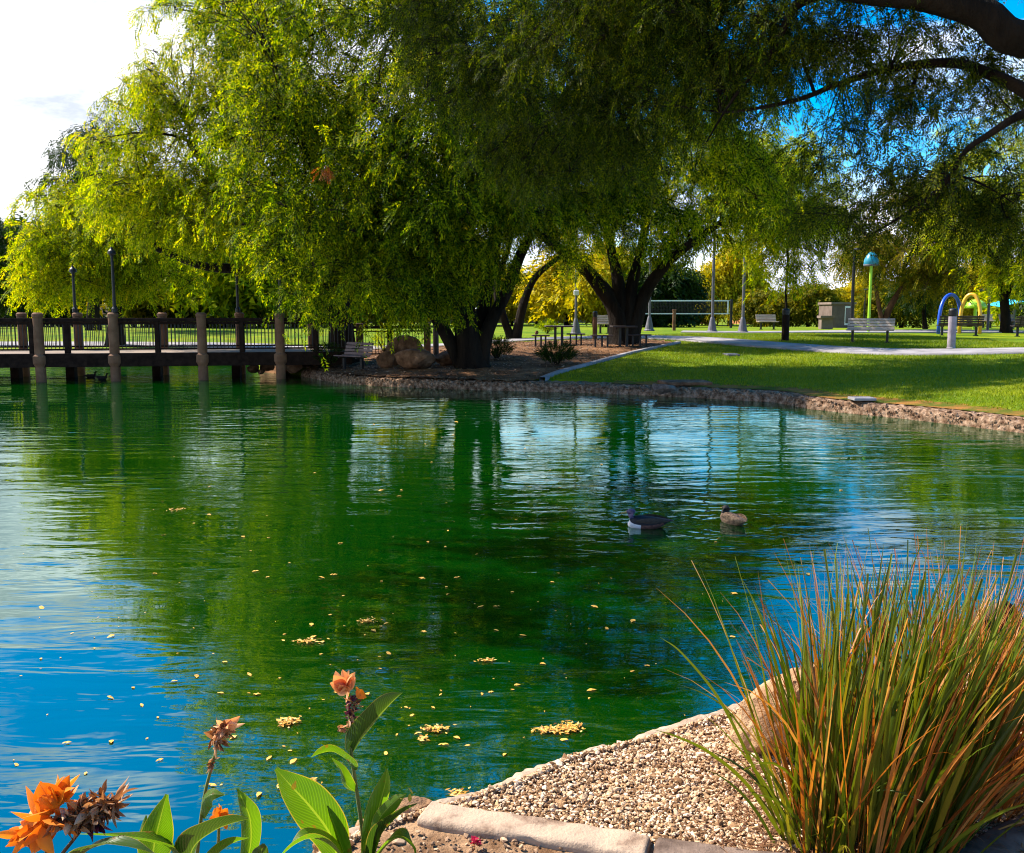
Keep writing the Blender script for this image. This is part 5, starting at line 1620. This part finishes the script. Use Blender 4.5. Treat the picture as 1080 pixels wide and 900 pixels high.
for i, (a, b) in enumerate(((436, 838), (432, 846), (424, 842))):
    petals(1, at(a, b, D - .12), org, .004, .03, .014, (.4, -.1, .8), MC['leaf'], 'seed_pod', cr, 40 + i)

# middle plant
D = 2.75
org = at(205, 930, D); org.z = .26
cm = thing('canna_plant', 'canna with a half withered peach flower head on a slim stalk over broad leaves', 'flower', tuple(org))
stem(PL([(206, 925, D), (210, 880, D), (216, 838, D), (224, 806, D), (229, 786, D)]), .0065, .004, MC['stem'], cm, org)
petals(12, at(236, 768, D), org, .018, .064, .026, (.3, -.3, .9), MC['peach'], 'flower', cm, 21)
petals(80, at(232, 774, D), org, .03, .046, .013, (.2, -.3, .2), MC['dry'], 'dry_petals', cm, 22, jit=.5, cone=.5, curl=1.0, line=Vector((.015, 0, .03)))
petals(16, at(224, 804, D), org, .012, .028, .009, (.2, -.3, -.2), MC['dry'], 'dry_buds', cm, 23, jit=.4, line=Vector((.003, 0, .012)))
leaf(PL([(212, 862, D), (214, 846, D - .03), (222, 838, D - .05), (236, 838, D - .06)]), .06, R(-45), MC['leaf'], cm, org, fold=.6, seed=12, name='bract')
leaf(PL([(160, 925, D - .2), (162, 895, D - .2), (168, 868, D - .2), (176, 838, D - .2)]), .10, R(8), MC['leaf'], cm, org, fold=.35, seed=13)
leaf(PL([(150, 925, D - .15), (148, 895, D - .15), (150, 875, D - .13), (154, 860, D - .12)]), .06, R(-25), MC['leaf'], cm, org, fold=.6, seed=14)
leaf(PL([(196, 925, D - .1), (204, 894, D - .2), (226, 876, D - .26), (246, 868, D - .28), (262, 864, D - .28)]), .105, R(50), MC['leaf_dark'], cm, org, fold=.6, seed=15)
leaf(PL([(256, 925, D), (264, 893, D - .02), (264, 866, D - .04), (258, 848, D - .05), (250, 832, D - .05)]), .08, R(14), MC['leaf'], cm, org, fold=.8, seed=16)
leaf(PL([(186, 920, D - .1), (180, 896, D - .18), (160, 888, D - .24), (120, 882, D - .28), (82, 880, D - .3)]), .085, R(-60), MC['leaf'], cm, org, fold=.35, seed=17)
leaf(PL([(215, 930, D - .1), (226, 905, D - .2), (244, 890, D - .22), (262, 884, D - .22)]), .08, R(60), MC['leaf'], cm, org, fold=.5, seed=18)
leaf(PL([(268, 925, D - .05), (274, 904, D - .08), (278, 890, D - .1)]), .06, R(10), MC['leaf_dark'], cm, org, fold=.6, seed=19)
# small orange bloom low between the leaves
org = at(226, 935, D - .02); org.z = .26
co = thing('canna_plant', 'low orange canna bloom among the broad leaves under the withered head', 'flower', tuple(org))
stem(PL([(228, 930, D + .06), (230, 895, D + .06), (231, 868, D + .05)]), .006, .0045, MC['stem'], co, org)
petals(16, at(231, 866, D + .05), org, .022, .058, .030, (.0, -.4, .7), MC['orange'], 'flower', co, 31)

# left plant, closest
D = 1.9
org = at(50, 985, D); org.z = .28
cl = thing('canna_plant', 'big orange canna head, half of it dried brown, at the bottom left corner', 'flower', tuple(org))
stem(PL([(52, 960, D), (52, 915, D), (50, 885, D), (52, 862, D)]), .0085, .006, MC['stem_brown'], cl, org)
stem(PL([(66, 900, D), (82, 880, D), (95, 862, D), (118, 845, D)]), .004, .003, MC['stem_brown'], cl, org, 'stalk')
petals(26, at(46, 862, D), org, .036, .080, .036, (-.35, -.5, .45), MC['orange'], 'flower', cl, 51, jit=.5, cone=.7, curl=.3, line=Vector((.028, 0, .01)))
petals(14, at(62, 846, D), org, .016, .070, .029, (.1, -.4, 1), MC['orange'], 'flower', cl, 52, cone=1.3, line=Vector((.02, 0, 0)))
petals(14, at(34, 876, D), org, .02, .060, .027, (-.5, -.5, -.6), MC['orange'], 'flower', cl, 53, cone=.9, line=Vector((.02, 0, .01)))
petals(80, at(78, 862, D), org, .03, .052, .016, (.3, -.4, .2), MC['dry'], 'dry_petals', cl, 54, jit=.6, cone=.4, curl=1.1, line=Vector((.025, 0, .010)))
petals(130, at(104, 853, D), org, .03, .050, .012, (.6, -.3, .2), MC['dry'], 'dry_petals', cl, 55, jit=.7, cone=.45, curl=1.2, line=Vector((.034, 0, .014)))
petals(9, at(94, 868, D), org, .02, .048, .015, (.5, -.6, -.4), MC['plum'], 'bud_cluster', cl, 56, jit=.6, line=Vector((.02, 0, 0)))
petals(5, at(38, 884, D), org, .02, .036, .016, (-.1, -.6, -.6), MC['plum'], 'bud_cluster', cl, 57, jit=.4)
leaf(PL([(70, 950, D), (84, 905, D - .04), (112, 890, D - .08), (140, 894, D - .1), (166, 902, D - .1)]), .075, R(70), MC['leaf_dark'], cl, org, fold=.3, seed=20)

# red bloom on the soil
org = gz(502, 893, .31)
rf = thing('groundcover_flower', 'small crimson bloom on the soil below the pale kerb', 'flower', tuple(org))
MT['crimson'] = leafmat('petal_crimson', [(.1, (.45, .01, .06)), (.9, (.7, .04, .12))], .25, (1.2, .6, .8), nscale=10)
petals(22, org + Vector((0, 0, .02)), org, .028, .022, .012, (0, -.2, 1), MT['crimson'], 'flower', rf, 61, jit=.5)
petals(10, org + Vector((0, 0, .005)), org, .03, .03, .008, (0, -.2, .3), MC['dry'], 'leaf', rf, 62, jit=.5)

# ------------------------------------------------------------------ floating leaves
protos_ = []
for k in range(5):
    r = random.Random(k + 90)
    L, W = 1.0, r.uniform(.35, .6)
    vs = [(-L / 2, 0, 0)]; n = 6
    top, bot = [], []
    for i in range(1, n):
        u = i / n; w = W / 2 * math.sin(math.pi * u ** .8) * r.uniform(.8, 1.15)
        z = .10 * math.sin(u * 3.1) * r.uniform(.2, 1)
        top.append((-L / 2 + L * u, w, z + r.uniform(0, .12))); bot.append((-L / 2 + L * u, -w, z + r.uniform(0, .12)))
    vs += top + bot + [(L / 2, 0, .03)]
    fs = [(0, n, 1)]
    for i in range(n - 2): fs.append((1 + i, n + i, n + i + 1, 2 + i))
    fs.append((n - 1, 2 * n - 2, 2 * n - 1))
    me = bpy.data.meshes.new('floating_leaf'); me.from_pydata(vs, [], fs); me.materials.append(MT['float_leaf']); me.update()
    protos_.append(me)
r = random.Random(44)
cnt = 0
while cnt < 235:
    u = r.random()
    if u < .62: px, py = r.gauss(430, 170), r.gauss(690, 75)
    elif u < .8: px, py = r.uniform(20, 900), r.uniform(480, 640)
    elif u < .9: px, py = r.gauss(480, 90), r.uniform(430, 540)
    else: px, py = r.uniform(0, 300), r.uniform(640, 830)
    if not (0 < px < 1000 and 415 < py < 880): continue
    p = gz(px, py, .004)
    if float(sdist(np.array([p.x]), np.array([p.y]))[0]) > -.12: continue
    o = bpy.data.objects.new('floating_leaf', protos_[r.randrange(5)])
    s = .014 + .05 * r.random() ** 2.2 * (1 + .09 * max(0, p.y - 5)) 
    o.location = (p.x, p.y, .003); o.scale = (s, s, s * .6); o.rotation_euler = (r.gauss(0, .08), r.gauss(0, .08), r.random() * 6.28)
    col.objects.link(o)
    tag(o, 'single small yellow leaf floating on the green pond', 'leaf', 'single leaves floating on the pond')
    cnt += 1
def raft(px, py, w, hpx, n, seed, lab):
    r = random.Random(seed); c = gz(px, py, .004); s = (c - Vector((0, 0, CAM_H))).length / F
    dep = hpx * s / abs(ray(px, py).normalized().z)
    vs, fs = [], []
    for i in range(n):
        x, y = r.gauss(0, w * s * .24), r.gauss(0, dep * .22)
        x += y * .3
        l = r.uniform(.018, .036); a = r.random() * 6.28; z = r.uniform(.001, .010)
        ca, sa = math.cos(a), math.sin(a)
        b = len(vs)
        for (u, v) in ((-1, 0), (-.2, .45), (1, 0), (-.2, -.45)):
            vs.append((x + (u * ca - v * sa) * l / 2, y + (u * sa + v * ca) * l / 2, z + r.uniform(0, .006)))
        fs.append((b, b + 1, b + 2, b + 3))
    o = MB().add(vs, fs).build('leaf_raft', MT['float_leaf']); o.location = c
    tag(o, lab, 'leaf raft', 'rafts of fallen leaves on the pond')
for i, (px, py, w, h, n, lab) in enumerate((
    (600, 769, 26, 12, 130, 'largest raft of yellow leaves, right lobe, near the gravel edge'),
    (580, 771, 34, 8, 90, 'thin left tail of the largest raft of yellow leaves near the gravel edge'),
    (458, 770, 27, 6, 70, 'raft of yellow leaves level with the peach flower, to its right'),
    (304, 762, 20, 8, 95, 'raft of orange leaves just left of the peach flower'),
    (326, 677, 30, 5, 60, 'thin raft of yellow leaves above the left side of the peach flower'),
    (387, 656, 22, 5, 45, 'small bright raft of leaves straight above the peach flower'),
    (184, 538, 17, 5, 40, 'pale leaf raft out in the middle of the left half of the pond'),
    (300, 828, 14, 8, 34, 'pale leaf raft in the blue reflection beside the pointed leaf'),
    (484, 838, 20, 8, 45, 'leaf raft touching the near bank at the kerb end'),
    (447, 780, 12, 5, 22, 'tiny leaf raft just below the one right of the peach flower'),
    (515, 697, 16, 4, 30, 'small leaf raft in the dark middle of the pond'),
    (328, 826, 16, 5, 26, 'orange leaf raft between the two canna stalks'))):
    raft(px, py, w, h, n, 200 + i, lab)

# ------------------------------------------------------------------ ducks
def duck(label, loc, rz, L, mats, split=False, tuck=False):
    """body lofted from tail to bill as one skin; mats: name -> material for tail, flank, breast, ring, head, bill"""
    k = L / .5
    S = [(-.27, .085, .006, .004, 'tail'), (-.22, .085, .030, .014, 'tail'), (-.17, .070, .055, .035, 'tail'), (-.11, .055, .082, .062, 'flank'), (-.03, .045, .100, .080, 'flank'), (.06, .045, .102, .085, 'flank'), (.13, .052, .088, .080, 'breast'), (.175, .075, .064, .066, 'breast')]
    if tuck: S += [(.172, .100, .052, .052, 'breast'), (.142, .128, .050, .048, 'head'), (.132, .152, .048, .042, 'head'), (.150, .170, .042, .036, 'head'), (.180, .168, .030, .026, 'head'), (.205, .158, .018, .015, 'head')]
    else: S += [(.200, .11, .040, .045, 'breast'), (.205, .145 , .031, .034, 'ring'), (.208, .172, .030, .032, 'head'), (.215, .200, .035, .035, 'head'), (.235, .222, .036, .032, 'head'), (.262, .222, .028, .026, 'head'), (.28, .215, .018, .018, 'head')]
    last = S[-1]
    S += [(last[0] + .022, last[1] - .006, .014, .009, 'bill'), (last[0] + .05, last[1] - .012, .016, .006, 'bill'), (last[0] + .064, last[1] - .015, .006, .003, 'bill')]
    names = ['tail', 'flank', 'breast', 'ring', 'head', 'bill']
    n = 14
    vs, fs, mi = [], [], []
    cen = [Vector((a, 0, z)) for a, z, *_ in S]
    for i, (x, z, ry, rz_, nm) in enumerate(S):
        tg = (cen[min(i + 1, len(S) - 1)] - cen[max(i - 1, 0)]).normalized()
        up = Vector((0, 1, 0)).cross(tg); up = -up if up.dot(Vector((-.3, 0, 1))) < 0 else up
        for q in range(n):
            A = 2 * math.pi * q / n
            p = cen[i] + Vector((0, 1, 0)) * ry * math.cos(A) + up * rz_ * math.sin(A)
            vs.append(tuple(p * k))
    for i in range(len(S) - 1):
        for q in range(n):
            j = (q + 1) % n
            fs.append((i * n + q, i * n + j, (i + 1) * n + j, (i + 1) * n + q)); 
            nm = S[i + 1][4]
            if split and nm in ('breast', 'flank'):
                lowq = math.sin(2 * math.pi * (q + .5) / n)
                nm = ('ring' if lowq < .15 else 'tail') if nm == 'breast' else ('flank' if lowq < .1 else 'tail')
            mi.append(names.index(nm))
    fs.append(tuple(range(n))); mi.append(0)
    fs.append(tuple((len(S) - 1) * n + q for q in range(n - 1, -1, -1))); mi.append(5)
    t = thing('duck', label, 'duck', tuple(loc), rz)
    m = MB().add(vs, fs); m.m = mi
    o = m.build('body', [mats[x] for x in names], t, smooth=True)
    sub = o.modifiers.new('sub', 'SUBSURF'); sub.levels = 1; sub.render_levels = 1
    for s in (-1, 1):
        m = MB(); vv, ff = [], []
        for i in range(8):
            u = i / 7; x = .11 - .34 * u
            w = .045 * math.sin(math.pi * min(1, u * .9 + .08)) + .004
            for v in (-1, 0, 1):
                zz = .085 + .01 * math.sin(u * 3) + v * w * .6; yy = (.094 * math.sqrt(max(.05, 1 - ((x - .02) / .26) ** 2))) + .012 - abs(v) * .008
                vv.append((x * k, s * yy * k, zz * k))
        for i in range(7):
            for v in range(2):
                a = i * 3 + v; ff.append((a, a + 1, a + 4, a + 3))
        m.add(vv, ff).build('wing', mats['wing'], t, smooth=True)
        head = [q for q in S if q[4] == 'head'][-3]
        MB().lathe([(.001, -.005), (.005, 0), (.001, .005)], (head[0] * k + .008, s * (head[2]) * k * .97, (head[1] + .008) * k), 8).build('eye', MT['black_metal'], t)
    return t
fm = lambda n_, a, b: pmat(n_, a, b, 40, .6, .002, 120, spec=.2)
MD = {'black': fm('feather_black', (.010, .009, .012), (.02, .018, .02)), 'white': fm('feather_white', (.42, .40, .42), (.6, .58, .6)), 'grey': fm('feather_grey', (.11, .10, .12), (.34, .32, .36)), 'purple': fm('feather_purple', (.05, .035, .07), (.10, .07, .13)),
      'chest': fm('feather_chestnut', (.06, .025, .022), (.14, .065, .05)), 'brown': fm('feather_brown', (.05, .025, .012), (.30, .18, .10)), 'tan': fm('feather_tan', (.06, .032, .016), (.34, .21, .12)), 'bill': pmat('bill', (.16, .13, .03), (.24, .19, .05), 5, .4), 'dark': fm('feather_dark', (.03, .022, .018), (.06, .045, .035))}
male = {'tail': MD['black'], 'flank': MD['chest'], 'breast': MD['grey'], 'ring': MD['white'], 'head': MD['purple'], 'bill': MD['bill'], 'wing': MD['dark']}
fem = {'tail': MD['tan'], 'flank': MD['brown'], 'breast': MD['brown'], 'ring': MD['tan'], 'head': MD['dark'], 'bill': MD['bill'], 'wing': MD['tan']}
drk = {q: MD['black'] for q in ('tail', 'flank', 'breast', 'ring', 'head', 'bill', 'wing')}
p = gz(682, 556, 0)
duck('drake with purple head, white breast and dark back resting on the dark water', p + Vector((0, 0, -.008)), R(172), .50, male, tuck=True, split=True)
p = gz(773, 552, 0)
duck('mottled brown duck swimming away to the right of the drake', p + Vector((0, 0, -.008)), R(112), .44, fem, tuck=True)
p = gz(95, 398, 0)
duck('left of the two dark ducks silhouetted under the footbridge', p, R(5), .40, drk)
p = gz(107, 400, 0)
duck('right of the two dark ducks silhouetted under the footbridge', p, R(2), .40, drk)
